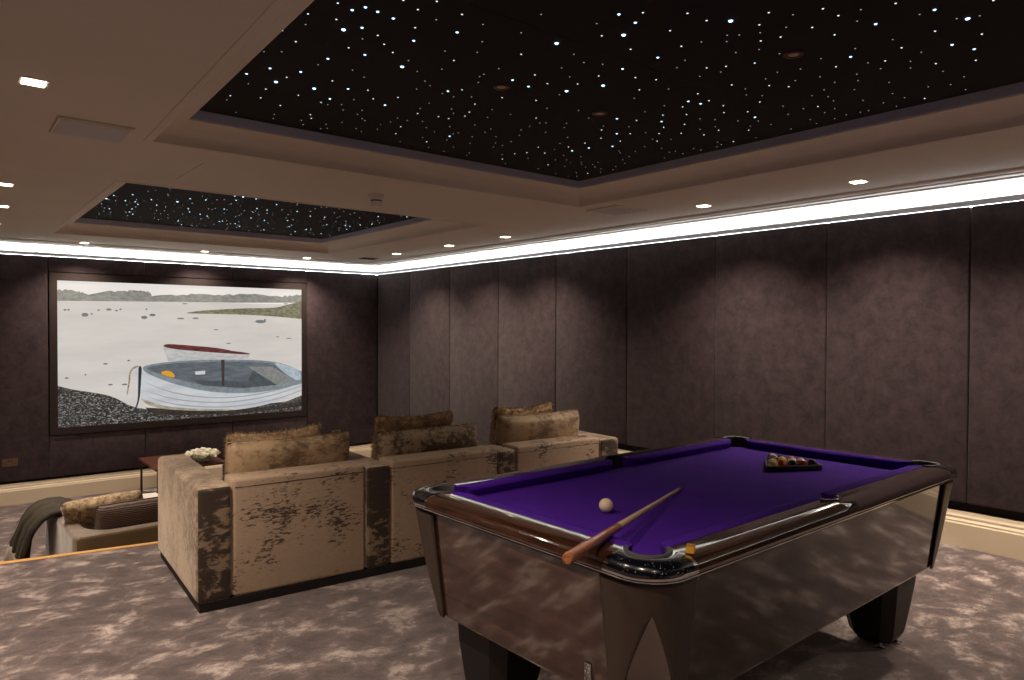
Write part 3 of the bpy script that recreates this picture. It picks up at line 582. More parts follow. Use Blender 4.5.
# wall sockets
def socket(x, z, label):
    t = thing('wall_socket', label, 'socket', (x, YB, z))
    bm = bmesh.new(); box(bm, -.075, -.008, -.045, .075, .0, .045, .003, 2); obj('plate', bm, M['brass'], t)
    for s in (-1, 1):
        bm = bmesh.new()
        for dx, dz, ww, hh in ((0, .012, .007, .012), (-.014, -.012, .010, .006), (.014, -.012, .010, .006)):
            box(bm, s * .038 + dx - ww / 2, -.0095, dz - hh / 2, s * .038 + dx + ww / 2, -.007, dz + hh / 2)
        obj('pin_holes', bm, M['black'], t)
    bm = bmesh.new()
    for s in (-1, 1): box(bm, s * .012 - .007, -.011, .012, s * .012 + .007, -.007, .032, .001, 1)
    obj('switches', bm, M['black'], t)
socket(.672, -.105, 'double brass wall socket low on the screen wall, left of the screen')
socket(4.786, -.125, 'double brass wall socket low on the wall right of the screen')

# ------------------------------------------------------------------ the pool table
TL, TW = 2.30, 1.26
TH = math.radians(1.345)
pt = thing('pool_table', 'glossy dark wood pool table with purple cloth and chrome corners', 'pool table', (1.438, 1.176, 0), TH)
ZB, ZR = .830, .871          # bed and rail top
CR, PC, PR = .125, .135, .060 # outer corner radius, pocket centre inset, pocket radius
EDGE = .112
def frange(n): return [i / n for i in range(n + 1)]
PROF = [(.0, .8380, .001), (.03, .847, 0), (.08, .856, 0), (.16, .8625, 0), (.28, .867, 0), (.45, .8698, 0), (.7, ZR, 0), (1.0, ZR - .001, 0)]
def sweep(bm, outer, inner, normals, liner=True):
    """rail section between an outer edge path and an inner edge path"""
    rows = []
    for O, I, n in zip(outer, inner, normals):
        O3, I3, n3 = Vector((*O, 0)), Vector((*I, 0)), Vector((*n, 0))
        r = [O3 + n3 * .03 + Vector((0, 0, .8175)), O3 + n3 * .010 + Vector((0, 0, .8175)), O3 + n3 * .006 + Vector((0, 0, .820)), O3 + n3 * .006 + Vector((0, 0, .826)),
             O3 + n3 * .001 + Vector((0, 0, .828)), O3 + Vector((0, 0, .832))]
        for s, z, dn in PROF: r.append(O3.lerp(I3, s) + n3 * dn + Vector((0, 0, z)))
        r.append(I3 + Vector((0, 0, .8175)))
        rows.append(r)
    loft(bm, [[tuple(v) for v in r] for r in rows], True, True)
def M2(corner):     # map corner-local (a along length, b along width) to table coordinates
    sx, sy = corner
    return lambda p: (p[0] if sx < 0 else TL - p[0], p[1] if sy < 0 else TW - p[1])
E0 = .188
def corner_paths(n=36):
    out, inn, nor = [], [], []
    L1 = E0 - CR; arc = CR * PI / 2; tot = 2 * L1 + arc
    dx = EDGE - PC; a0 = math.atan2(E0 - PC, dx)
    a0 = math.atan2(math.sqrt(PR ** 2 - dx ** 2), dx)
    a1 = 2 * PI + math.atan2(dx, math.sqrt(PR ** 2 - dx ** 2))
    for t in frange(n):
        s = t * tot
        if s < L1: o = (0, E0 - s); nn = (1, 0)
        elif s < L1 + arc:
            th = (s - L1) / CR; o = (CR - CR * math.cos(th), CR - CR * math.sin(th)); nn = (math.cos(th), math.sin(th))
        else: o = (CR + s - L1 - arc, 0); nn = (0, 1)
        a = a0 + (a1 - a0) * t
        i_ = (PC + PR * math.cos(a), PC + PR * math.sin(a))
        out.append(o); inn.append(i_); nor.append(nn)
    return out, inn, nor
co, ci, cn = corner_paths()
for sx in (-1, 1):
    for sy in (-1, 1):
        f = M2((sx, sy)); fn = lambda n: (n[0] * -sx, n[1] * -sy)
        bm = bmesh.new(); sweep(bm, [f(p) for p in co], [f(p) for p in ci], [fn(n) for n in cn])
        cc = obj('corner_casting', bm, M['chrome'], pt, 40); tag(cc, 'chrome corner casting around a pocket')
        # sparkle inlay following the casting
        bm = bmesh.new(); rows = []
        zp = [(.012, .843), (.03, .8495), (.08, .8583), (.16, .8645), (.28, .869), (.45, .8717), (.66, ZR + .0015), (.72, ZR + .0012), (.75, ZR - .001)]
        for k in range(2, len(co) - 2):
            O, I = Vector((*f(co[k]), 0)), Vector((*f(ci[k]), 0))
            rows.append([tuple(O.lerp(I, s) + Vector((0, 0, z))) for s, z in zp])
        loft(bm, rows, False, False); obj('inlay', bm, M['sparkle'], cc, 50)
        bm = bmesh.new(); rows = []
        for k in range(len(ci)):
            c0 = Vector((*f((PC, PC)), 0)); I = Vector((*f(ci[k]), 0)); d = (I - c0).normalized()
            rows.append([tuple(I + d * q + Vector((0, 0, z))) for q, z in ((.010, ZR + .0005), (.009, ZR + .004), (.002, ZR + .005), (-.004, ZR + .002), (-.006, ZR - .02), (-.006, .76), (.006, .76))])
        loft(bm, rows, True, True); obj('pocket_liner', bm, M['liner'], cc, 40)
def straight_rail(name, p0, p1, n, mat, notch=None):
    bm = bmesh.new()
    P0, P1, N = Vector(p0), Vector(p1), Vector(n)
    ts = [0, 1]
    if notch:
        c, r, ln = notch; mid = [c + (q - 10) / 10 * r for q in range(21)]
        ts = [0] + [m / ln for m in mid] + [1]
    outer, inner, nor = [], [], []
    for t_ in ts:
        o = P0.lerp(P1, t_); dep = EDGE
        if notch:
            x = abs(t_ * ln - c)
            if x < r: dep = .098 - math.sqrt(max(r * r - x * x, 0)) * .72
        outer.append(tuple(o)); inner.append(tuple(o + N * dep)); nor.append(tuple(N))
    sweep(bm, outer, inner, nor)
    return obj(name, bm, mat, pt, 40)
ln = TL - 2 * E0
straight_rail('end_rail', (0, E0), (0, TW - E0), (1, 0), M['rail_end'])
straight_rail('end_rail', (TL, E0), (TL, TW - E0), (-1, 0), M['rail_end'])
straight_rail('side_rail', (E0, 0), (TL - E0, 0), (0, 1), M['rail_side'], (ln / 2, .052, ln))
straight_rail('side_rail', (E0, TW), (TL - E0, TW), (0, -1), M['rail_side'], (ln / 2, .052, ln))
for sy in (-1, 1):
    bm = bmesh.new(); rows = []
    for k in range(25):
        a = PI + k / 24 * PI
        d = Vector((math.cos(a), math.sin(a) * .78, 0)); c0 = Vector((TL / 2, .104, 0))
        row = []
        for q, z in ((.058, ZR - .004), (.058, ZR + .004), (.050, ZR + .006), (.044, ZR + .003), (.042, .76), (.050, .76)):
            p = c0 + d * q; row.append((p.x, p.y if sy < 0 else TW - p.y, z))
        rows.append(row)
    loft(bm, rows, True, True); obj('middle_pocket', bm, [M['chrome']] if sy < 0 else [M['black']], pt, 40)
# cushions
def cushion(p0, p1, n, k0, k1):
    P0, P1, N = Vector(p0), Vector(p1), Vector(n); D = (P1 - P0).normalized()
    rings = []
    L = (P1 - P0).length
    for t_ in (0, .012, .03, .5, .97, .988, 1):
        row = []
        e = min(t_, 1 - t_); squash = 1 if e > .02 else (.45 if e == 0 else .82)
        for d, z, sl in ((EDGE, .80, 0), (EDGE, ZR, 0), (EDGE + .03, ZR + .0005, .35), (EDGE + .052 * squash, ZR - .002, .8), (EDGE + .060 * squash, ZR - .010, 1), (EDGE + .060 * squash, ZR - .016, 1), (EDGE + .042 * squash, ZB, .8), (EDGE + .042 * squash, .80, .8)):
            s = t_ * L
            s = s + sl * (k0 * (1 - t_) - k1 * t_)
            p = P0 + D * s + N * d; row.append((p.x, p.y, z))
        rings.append(row)
    bm = bmesh.new(); loft(bm, rings, True, True); obj('cushion', bm, M['baize'], pt, 40)
cushion((0, E0 - .002), (0, TW - E0 + .002), (1, 0), .03, .03)
cushion((TL, E0 - .002), (TL, TW - E0 + .002), (-1, 0), .03, .03)
for y, s in ((0, 1), (TW, -1)):
    cushion((E0 - .002, y), (TL / 2 - .050, y), (0, s), .03, .012)
    cushion((TL / 2 + .050, y), (TL - E0 + .002, y), (0, s), .012, .03)
# bed with bites at the pockets
bi = .15
def bed_outline():
    pts = []
    def corner(sx, sy):
        f = M2((sx, sy)); dd = bi - PC; a0 = math.atan2(math.sqrt(PR ** 2 - dd ** 2), dd); a1 = math.atan2(dd, math.sqrt(PR ** 2 - dd ** 2))
        return [f((PC + PR * math.cos(a0 + (a1 - a0) * k / 8), PC + PR * math.sin(a0 + (a1 - a0) * k / 8))) for k in range(9)]
    pts += corner(-1, -1)
    pts += corner(1, -1)[::-1]
    pts += corner(1, 1)
    pts += corner(-1, 1)[::-1]
    return pts
bm = bmesh.new(); prism(bm, bed_outline(), .80, ZB); obj('playing_bed', bm, M['baize'], pt)
# under-rail trim lines
def rrect(i, r, n=8):
    pts = []
    for cx, cy, a in ((i + r, i + r, PI), (TL - i - r, i + r, 1.5 * PI), (TL - i - r, TW - i - r, 0), (i + r, TW - i - r, .5 * PI)):
        for k in range(n + 1):
            q = a + k / n * PI / 2; pts.append((cx + r * math.cos(q), cy + r * math.sin(q)))
    return pts
bm = bmesh.new(); loft(bm, [[(x, y, z) for x, y in rrect(i, .11)] for i, z in ((.014, .8172), (.014, .8165), (.017, .809), (.03, .806), (.05, .8172))], True, False)
obj('under_rail_moulding', bm, M['black'], pt, 40)
bm = bmesh.new(); loft(bm, [[(x, y, z) for x, y in rrect(i, CR)] for i, z in ((.005, .8195), (.001, .8215), (.001, .8245), (.005, .8265), (.012, .825), (.012, .821))], True, False)
obj('silver_line', bm, M['chrome'], pt, 40)
# cabinet: flat sided body with chamfered corners
Z0c = .408
def octo(i, c):
    return [(i + c, i), (TL - i - c, i), (TL - i, i + c), (TL - i, TW - i - c), (TL - i - c, TW - i), (i + c, TW - i), (i, TW - i - c), (i, i + c)]
lv = [(Z0c, .080, .085), (Z0c + .008, .076, .085), (.8165, .024, .085)]
bm = bmesh.new(); R_ = loft(bm, [[(x, y, z) for x, y in octo(i, c)] for z, i, c in lv], True, True)
bm.faces.ensure_lookup_table()
for f in bm.faces:
    c = f.calc_center_median()
    if len(f.verts) == 4 and (c.x < .2 or c.x > TL - .2): f.material_index = 1
    if len(f.verts) == 4 and (c.x < .2 or c.x > TL - .2) and (c.y < .2 or c.y > TW - .2): f.material_index = 2
obj('cabinet', bm, [M['cab_side'], M['cab_end'], M['steel']], pt)
# corner posts with an inverted V cut at the corner
def post_shell(sx, sy):
    f = M2((sx, sy)); bm = bmesh.new()
    E1 = .212
    def path(s, i, r):   # s 0 at corner middle .. 1 at the end of the face a ; returns corner-local (a,b)
        arc = r * PI / 4; L1 = E1 - (i + r); q = s * (arc + L1)
        if q < arc:
            th = PI / 4 - q / r
            return (i + r - r * math.sin(PI / 2 - th) if False else i + r - r * math.cos(PI / 4 - q / r + 0) if False else i + r - r * math.cos(th - PI / 4 + PI / 4), i + r - r * math.sin(th))
        return (i, i + r + (q - arc))
    zs = [.814, .80, .77, .745, .725, .70, .65, .60, .54, .48, .44, Z0c]
    for face in (0, 1):
        rows = []
        for z in zs:
            u = (.814 - z) / (.814 - Z0c)
            i = .017 + .054 * u; r = .115
            s0 = 0 if z >= .725 else .80 * ((.725 - z) / (.725 - Z0c)) ** 1.0
            row = []
            for k in range(11):
                s = s0 + (1 - s0) * k / 10
                a, b = path(s, i, r)
                row.append((a, b) if face == 0 else (b, a))
            rows.append([(*f(p), z) for p in row])
        loft(bm, rows, False, False)
    bmesh.ops.remove_doubles(bm, verts=bm.verts[:], dist=1e-5)
    o = obj('corner_post', bm, M['post'], pt, 40)
    md = o.modifiers.new('thickness', 'SOLIDIFY'); md.thickness = .008; md.offset = 0
    return o
for sx in (-1, 1):
    for sy in (-1, 1): post_shell(sx, sy)
# tapered legs on chrome feet
def leg(cx, cy, sgx):
    bm = bmesh.new(); rows = []
    for z, hx, hy, sh, ch in ((Z0c, .160, .15, 0, .05), (.30, .150, .14, .006, .048), (.20, .132, .125, .014, .046), (.10, .114, .108, .022, .044), (.06, .106, .100, .025, .042), (.03, .086, .082, .026, .036), (.022, .07, .068, .026, .03)):
        c = (cx + sgx * sh, cy)
        rows.append([(c[0] + x, c[1] + y, z) for x, y in ((-hx + ch, -hy), (hx - ch, -hy), (hx, -hy + ch), (hx, hy - ch), (hx - ch, hy), (-hx + ch, hy), (-hx, hy - ch), (-hx, -hy + ch))])
    loft(bm, rows, True, True)
    lg = obj('leg', bm, M['leg'], pt)
    for fx, fy in ((-.075, -.05), (.06, -.07), (.0, .07)):
        bm = bmesh.new(); lathe(bm, [(.020, 0), (.022, .003), (.021, .009), (.010, .013), (.007, .016), (.007, .06)], 18, cx + sgx * .026 + fx, cy + fy); obj('levelling_foot', bm, M['chrome'], lg, 40)
for lx, sg in ((.30, 1), (2.05, 1)):
    for ly in (.30, TW - .30): leg(lx, ly, 1 if lx > 1 else -1)
# chrome maker's plaque with script letters, on the near end panel
bm = bmesh.new(); box(bm, .060, .285, .412, .080, .311, .512, .003, 2)
pq = obj('plaque', bm, M['chrome'], pt); tag(pq, 'upright chrome plaque with dark script')
def stroke(bm, pts, y0, z0, s):
    tube(bm, [(.0592, y0 + a * s, z0 + b * s) for a, b in pts], .0009, 6)
bm = bmesh.new()
for k, z in enumerate((.496, .474, .452, .430)):
    stroke(bm, [(-.8, .8), (-.2, -.1), (.4, .9), (.8, .2), (.3, -.6), (-.5, -.4)], .298, z, .011)
    stroke(bm, [(-.9, -.7), (0, -.9), (.9, -.5)], .298, z, .011)
obj('script_lettering', bm, M['black'], pq)

# things on the table ------------------------------------------------
tm = Matrix.Translation((1.438, 1.176, 0)) @ Matrix.Rotation(TH, 4, 'Z')
A, B = Vector((2.396, 1.838, ZB + .007)), Vector((1.265, 1.328, ZR + .0325))
d = B - A; Lc = d.length
q = Vector((0, 1, 0)).rotation_difference(d.normalized())
cue = thing('pool_cue', 'wooden pool cue lying over the near end rail, butt end overhanging', 'cue', A)
cue.rotation_mode = 'QUATERNION'; cue.rotation_quaternion = q
def seg(name, y0, y1, r0, r1, mat, par, n=6):
    bm = bmesh.new(); tube(bm, [(0, y0 + (y1 - y0) * k / n, 0) for k in range(n + 1)], [r0 + (r1 - r0) * k / n for k in range(n + 1)], 20); return obj(name, bm, mat, par, 40)
seg('tip', 0, .012, .0042, .0045, M['leaf'] if False else M['chalk'], cue); seg('ferrule', .012, .030, .0046, .0048, M['ivory'], cue)
seg('shaft',   .030, Lc * .66, .0058, .0126, M['shaft'], cue, 10); seg('butt', Lc * .66, Lc - .01, .0127, .0165, M['butt'], cue)
seg('butt_cap', Lc - .01, Lc, .0165, .0135, M['butt'], cue)
bm = bmesh.new(); sphere(bm, (0, 0, 0), .0262, 28, 18); cb = tag(obj('cue_ball', bm, M['ivory'], None, 180, (1.891, 1.780, ZB + .0262)), 'ivory cue ball standing alone on the purple cloth', 'ball')
t = thing('chalk_cube', 'small amber chalk cube on the rail beside the near corner pocket', 'chalk', (1.645, 1.224, ZR), .5)
bm = bmesh.new(); box(bm, -.0115, -.0115, 0, .0115, .0115, .019, .001, 1); obj('wrapper', bm, M['chalk_paper'], t)
bm = bmesh.new(); box(bm, -.0112, -.0112, .019, .0112, .0112, .0225, .001, 1); obj('chalk_top', bm, M['chalk'], t)
# triangle and balls
v0 = Vector((3.028, 1.818)); v1 = Vector((3.276, 1.684)); e = (v1 - v0); nrm = Vector((-e.y, e.x)).normalized()
side = e.length; v2 = (v0 + v1) / 2 + nrm * side * .866; ctr = (v0 + v1 + v2) / 3
tri = thing('ball_rack', 'black triangular rack holding the coloured balls', 'rack', (ctr.x, ctr.y, ZB))
def trip(s, rr, n=6):
    pts = []
    V = [ (v - ctr) * s for v in (v0, v1, v2)]
    for i in range(3):
        p, a, b = V[i], V[i - 1], V[(i + 1) % 3]
        p1 = p + (a - p).normalized() * rr; p2 = p + (b - p).normalized() * rr
        for k in range(n + 1):
            u = k / n; pts.append((p1 * (1 - u) ** 2 + p * 2 * u * (1 - u) + p2 * u * u))
    return pts
bm = bmesh.new()
o_, i_ = trip(1.14, .05), trip(1.05, .045)
loft(bm, [[(p.x, p.y, z) for p in L] for L, z in ((o_, .001), (o_, .024), (trip(1.12, .05), .027), (trip(1.05, .045), .027), (i_, .024), (i_, .001))] + [[(p.x, p.y, .001) for p in o_]], True, False)
obj('frame', bm, M['black'], tri, 40)
BR = .0248
cols = {'yellow': (222, 168, 40), 'blue': (24, 32, 78), 'red': (176, 30, 28), 'dark purple': (44, 26, 60), 'orange': (214, 96, 34), 'green': (22, 66, 44), 'maroon': (92, 22, 24), 'black': (18, 17, 18)}
BM_ = {k: plain('ball_' + k.replace(' ', '_'), lin(*c), .12, Coat_Weight=.6) for k, c in cols.items()}
def ball(name, c1, pos, label, stripe):
    bm = bmesh.new(); sphere(bm, (0, 0, 0), BR, 22, 14)
    if stripe:
        for f in bm.faces:
            if abs(f.calc_center_median().z) > BR * .55: f.material_index = 1
    t = obj(name, bm, [BM_[c1], M['ivory']], None, 180, pos, (random.uniform(-.6, .6), random.uniform(.2, .8), random.uniform(0, 6)))
    tag(t, label, 'ball', 'object balls in the triangle rack')
    bm = bmesh.new()
    a = Vector((.3, -.5, .8)).normalized()
    m4 = Vector((0, 0, 1)).rotation_difference(a).to_matrix().to_4x4()
    b2 = bmesh.new(); lathe(b2, [(.0085, BR * .945), (.006, BR * .985), (.001, BR * 1.008)], 14); merge(bm, b2, m4)
    obj('number_spot', bm, M['ivory'], t, 60)
step = e.normalized() * (BR * 2.03); up = nrm * (BR * 2.03 * .866)
base = ctr - step * 2 - up * (4 / 3)
ROWS = [[('yellow', 1), ('red', 0), ('blue', 0), ('red', 1), ('black', 0)], [('orange', 1), ('yellow', 0), ('maroon', 1), ('green', 1)], [('dark purple', 0), ('blue', 1), ('orange', 0)], [('maroon', 0), ('green', 0)], [('dark purple', 1)]]
rn = ['front row', 'second row', 'third row', 'fourth row', 'back point']
on = ['first', 'second', 'third', 'fourth', 'fifth']
for r, row in enumerate(ROWS):
    for k, (c, s) in enumerate(row):
        p = base + up * r + step * (k + r * .5)
        lb = ('%s %s ball, %s from left in %s of rack' % (c, 'striped' if s else 'solid', on[k], rn[r])) if r < 4 else 'dark purple striped ball at the back point of the rack'
        ball('pool_ball', c, (p.x, p.y, ZB + BR), lb, s)

# ------------------------------------------------------------------ the sofa on the upper tier
SA = (1.045, 3.875, 0); ST = math.radians(-3.4)
sofa = thing('sofa', 'three seat distressed tan velvet sofa on black plinth facing the screen', 'sofa', SA, ST)
def soft(bm, x0, y0, z0, x1, y1, z1, r=.028, puff=.008):
    b2 = bmesh.new(); bmesh.ops.create_cube(b2, size=1.0)
    for v in b2.verts: v.co = Vector((x0 + (v.co.x + .5) * (x1 - x0), y0 + (v.co.y + .5) * (y1 - y0), z0 + (v.co.z + .5) * (z1 - z0)))
    bmesh.ops.bevel(b2, geom=b2.edges[:], offset=r, segments=4, profile=.5, affect='EDGES')
    merge(bm, b2)
SW = 3.03; DEP = 1.15
arms = [(0, .180), (.945, 1.110), (1.905, 2.060), (2.835, SW)]
backs = [(.183, .942), (1.113, 1.902), (2.063, 2.832)]
bm = bmesh.new(); box(bm, .015, .012, 0, SW - .015, DEP - .02, .05, .004, 1); obj('plinth', bm, M['plinth'], sofa)
for i, (a, b) in enumerate(arms):
    bm = bmesh.new(); soft(bm, a, .0 if i in (0, 3) else .004, .048, b, DEP, .668 if i else .660)
    o = obj('arm', bm, [M['velvet_side'], M['velvet_dark']], sofa, 60)
    for p in o.data.polygons:
        if p.normal.y < -.6: p.material_index = 1
    if i == 0: tag(o, 'left arm with darker worn end')
for a, b in backs:
    bm = bmesh.new(); soft(bm, a, .006, .05, b, .20, .684, .02)
    bk = obj('back', bm, M['velvet'], sofa, 60)
    bm = bmesh.new()
    tube(bm, [(a + .012, .008, .64), (b - .012, .008, .64)], .0035, 6)
    obj('seam', bm, M['velvet_dark'], bk, 60)
    bm = bmesh.new(); soft(bm, a + .004, .20, .05, b - .004, DEP - .01, .28, .02); obj('seat_base', bm, M['velvet'], sofa, 60)
    bm = bmesh.new(); soft(bm, a + .006, .21, .281, b - .006, DEP + .005, .43, .045); obj('seat_cushion', bm, M['velvet_side'], sofa, 60)

def pillow(name, w, h, t, mat, label, loc, rx, rz, ry=0.0, fur=0, group=None, sag=.0, parent=None, sharp=.35, seed=1):
    """loose cushion standing on its lower edge: w along x, h along z, t thick"""
    rnd = random.Random(seed)
    bm = bmesh.new(); N = 22; G = [[], []]
    for s in (0, 1):
        for j in range(N + 1):
            row = []
            for i in range(N + 1):
                u, v = -1 + 2 * i / N, -1 + 2 * j / N
                e = max((1 - u ** 4) * (1 - v ** 4), 0) ** sharp
                pin = 1 - .05 * (1 - (1 - abs(u)) ** 2 * 0) * (v * v) * (1 - abs(u)) * 1.2
                cr = 1 - .035 * (u * u * v * v) ** 3; x = u * w / 2 * (1 - .03 * (1 - v * v)) * cr; z = h / 2 + v * h / 2 * (1 - .03 * (1 - u * u)) * cr - sag * (1 - u * u) * (v + 1) / 2
                y = (1 if s else -1) * t / 2 * e + .008 * math.sin(3 * u + seed) * math.cos(2 * v)
                if s == 1 and (i in (0, N) or j in (0, N)): row.append(G[0][j][i]); continue
                row.append(bm.verts.new((x, y, z)))
            G[s].append(row)
    for s in (0, 1):
        for j in range(N):
            for i in range(N):
                q = [G[s][j][i], G[s][j][i + 1], G[s][j + 1][i + 1], G[s][j + 1][i]]
                try: bm.faces.new(q)
                except ValueError: pass
    bmesh.ops.recalc_face_normals(bm, faces=bm.faces[:])
    edge = [v.co.copy() for v in (G[0][0] + [r[N] for r in G[0]] + G[0][N][::-1] + [r[0] for r in G[0]][::-1])]
    o = None
    tufts = None
    if fur:
        tufts = bmesh.new(); bm.faces.ensure_lookup_table(); bm.normal_update()
        fs = [f for f in bm.faces]; 
        for _ in range(fur):
            f = rnd.choice(fs); vs = [v.co for v in f.verts]; a, b = rnd.random(), rnd.random()
            p = (vs[0] * (1 - a) + vs[1] * a) * (1 - b) + (vs[3] * (1 - a) + vs[2] * a) * b if len(vs) == 4 else vs[0]
            n = f.normal; dirn = (n + Vector((rnd.uniform(-.7, .7), rnd.uniform(-.7, .7), rnd.uniform(-.9, .4)))).normalized()
            sd = n.cross(Vector((rnd.random(), rnd.random(), rnd.random()))).normalized() * .0030
            Lf = rnd.uniform(.016, .032)
            A_, B_, C_ = tufts.verts.new(p - sd), tufts.verts.new(p + sd), tufts.verts.new(p + dirn * Lf + Vector((0, 0, -.004)))
            tufts.faces.new((A_, B_, C_))
    o = obj(name, bm, mat, parent, 180, loc, (rx, ry, rz))
    if label: tag(o, label, 'cushion', group)
    if tufts:
        me = bpy.data.meshes.new('pile'); tufts.to_mesh(me); tufts.free(); me.materials.append(mat)
        tf = bpy.data.objects.new('fur_pile', me); COL.objects.link(tf); tf.parent = o; tf['kind'] = 'stuff'
    else:
        bm = bmesh.new(); tube(bm, [e_ for k, e_ in enumerate(edge)], .0045, 6); obj('piping', bm, mat, o, 60)
    return o
def sloc(u, v, z):
    c, s = math.cos(ST), math.sin(ST); return (SA[0] + u * c - v * s, SA[1] + u * s + v * c, z)
seats = ['left seat nearest the viewer', 'middle seat', 'right seat by the wall']
for i, (u0, u1, zt, k0, k1, fz, m1) in enumerate(((.215, .968, .838, .255, .86, .868, 'velvet_cushion'), (1.135, 1.925, .822, 1.20, 1.82, .902, 'velvet_bronze'), (2.085, 2.865, .856, 2.17, 2.75, .902, 'velvet_cushion'))):
    h = zt - .425
    pillow('back_cushion', u1 - u0, h + .01, .19, M[m1], 'large %s velvet cushion leaning on the sofa back, %s' % (('tan', 'dark bronze', 'glinting tan')[i], seats[i]), sloc((u0 + u1) / 2, .345, .428), math.radians(8), ST + .0, group='velvet back cushions on the sofa', sag=.006, sharp=.3, seed=i + 1)
    h = fz - .425
    pillow('fur_cushion', k1 - k0, h + .02, .14, M['fur_brown'], 'brown faux fur cushion behind the velvet one, %s' % seats[i], sloc((k0 + k1) / 2, .55, .428), math.radians(11), ST + .05, math.radians((-1.0, .3, -.8)[i]), fur=9000, group='faux fur cushions on the sofa', sag=.028, seed=i + 11)

# ------------------------------------------------------------------ the sunken tier
ls = thing('low_sofa', 'low grey-brown velvet tub sofa on the sunken floor behind the step', 'sofa', (.80, 6.23, ZL), math.radians(1.5))
def tub(off, z0, z1, W=2.5, D=1.15, T=.17, bend=.18):
    return None
LW, LD, LH = 2.5, 1.42, .505
def ring_path(i, r):
    pts = [(i, LD)]
    for k in range(9):
        a = PI + k / 8 * PI / 2; pts.append((i + r + r * math.cos(a), i + r + r * math.sin(a)))
    for k in range(9):
        a = 1.5 * PI + k / 8 * PI / 2; pts.append((LW - i - r + r * math.cos(a), i + r + r * math.sin(a)))
    pts.append((LW - i, LD)); return pts
prof = [(0, .04), (0, LH - .03), (.008, LH - .008), (.03, LH), (.09, LH), (.115, LH - .01), (.12, LH - .03), (.12, .04)]
rr = [.09, .09, .09, .09, .20, .24, .24, .24]
cols_ = [ring_path(i, r) for (i, z), r in zip(prof, rr)]
bm = bmesh.new(); loft(bm, [[(cols_[k][j][0], cols_[k][j][1], prof[k][1]) for k in range(len(prof))] for j in range(len(cols_[0]))], True, True)
o = obj('back_and_arms', bm, [M['lowsofa'], M['lowsofa_back']], ls, 50)
for p in o.data.polygons:
    if p.normal.y < -.75 and p.center.y < .1: p.material_index = 1
bm = bmesh.new(); soft(bm, .122, .122, .05, LW - .122, LD + .0, .33, .04); obj('seat', bm, M['lowsofa'], ls, 50)
bm = bmesh.new(); box(bm, .04, .06, 0, LW - .04, LD - .03, .045); obj('plinth', bm, M['plinth'], ls)
pillow('scatter_cushion', .62, .36, .15, M['ribbed'], 'dark brown ribbed cushion standing on the low sofa behind the step', (1.27, 6.50, ZL + .335), math.radians(12), math.radians(4), sharp=.3, seed=5)
pillow('scatter_cushion', .60, .46, .15, M['fur_tan'], 'curly tan fur cushion with dark fringe, tilted in the corner of low sofa', (1.15, 6.86, ZL + .335), math.radians(36), math.radians(-14), math.radians(-6), fur=9000, seed=8)
# throw over the left arm
bm = bmesh.new()
pr = [(.20, -.16), (.14, -.105), (.08, -.078), (.0, -.075), (-.06, -.085), (-.12, -.125), (-.17, -.20), (-.205, -.30), (-.235, -.43), (-.26, -.585)]
rows = []
for j in range(17):
    y = 6.98 + .62 * j / 16; row = []
    for k, (dx, z) in enumerate(pr):
        wv = .020 * math.sin(j * 1.3 + k * .5) * (k / 9) ; row.append((.795 + dx + wv - .05 * (j / 16) * (k / 9) , y + .06 * (k / 9) * math.sin(j), z))
    rows.append(row)
loft(bm, rows, False, False)
for f in bm.faces:
    c = f.calc_center_median()
    if c.z < -.42: f.material_index = 1
o = tag(obj('fur_throw', bm, [M['fur_olive'], M['fur_cream']], None, 180), 'dark olive fur throw with cream ends hung over arm of the low sofa', 'throw')
md = o.modifiers.new('thickness', 'SOLIDIFY'); md.thickness = .03; md.offset = 1
rnd = random.Random(3); tf = bmesh.new()
for f in o.data.polygons:
    vs = [o.data.vertices[i].co for i in f.vertices]; n = f.normal if f.normal.z > 0 or f.normal.x < 0 else -f.normal
    for _ in range(26):
        a, b = rnd.random(), rnd.random(); p = (vs[0] * (1 - a) + vs[1] * a) * (1 - b) + (vs[3] * (1 - a) + vs[2] * a) * b + n * .026
        dr = (n * .5 + Vector((rnd.uniform(-.4, .1), rnd.uniform(-.5, .5), -.8))).normalized(); sd = Vector((0, .003, 0))
        fc = tf.faces.new((tf.verts.new(p - sd), tf.verts.new(p + sd), tf.verts.new(p + dr * rnd.uniform(.02, .035)))); fc.material_index = f.material_index
me = bpy.data.meshes.new('pile'); tf.to_mesh(me); tf.free(); me.materials.append(M['fur_olive']); me.materials.append(M['fur_cream'])
q_ = bpy.data.objects.new('fur_pile', me); COL.objects.link(q_); q_.parent = o; q_['kind'] = 'stuff'

# side table with the bowl of roses
TX, TY = 1.97, 8.95
st = thing('side_table', 'square walnut side table on thin metal legs below the screen', 'table', (TX, TY, ZL), math.radians(0))
bm = bmesh.new(); box(bm, 0, 0, .425, .80, .92, .455, .003, 1); obj('tabletop', bm, M['walnut'], st)
for lx, ly in ((.03, .03), (.77, .03), (.03, .89), (.77, .89)):
    bm = bmesh.new(); box(bm, lx - .012, ly - .012, 0, lx + .012, ly + .012, .425, .002, 1); obj('leg', bm, M['darkmetal'], st)
bm = bmesh.new()
for a, b in (((.03, .03), (.77, .89)), ((.77, .03), (.03, .89))): tube(bm, [(a[0], a[1], .03), (b[0], b[1], .03)], .007, 8)
obj('cross_brace', bm, M['darkmetal'], st, 60)
BX, BY, BZ = 2.53, 9.12, ZL + .455
bw = thing('flower_bowl', 'low clear glass bowl of white roses on the walnut side table', 'bowl', (BX, BY, BZ))
bm = bmesh.new(); lathe(bm, [(.06, 0), (.085, .002), (.13, .025), (.17, .07), (.185, .11), (.180, .112), (.164, .072), (.125, .031), (.085, .010), (.01, .008)], 36); obj('glass', bm, M['glass'], bw, 60)
bm = bmesh.new()
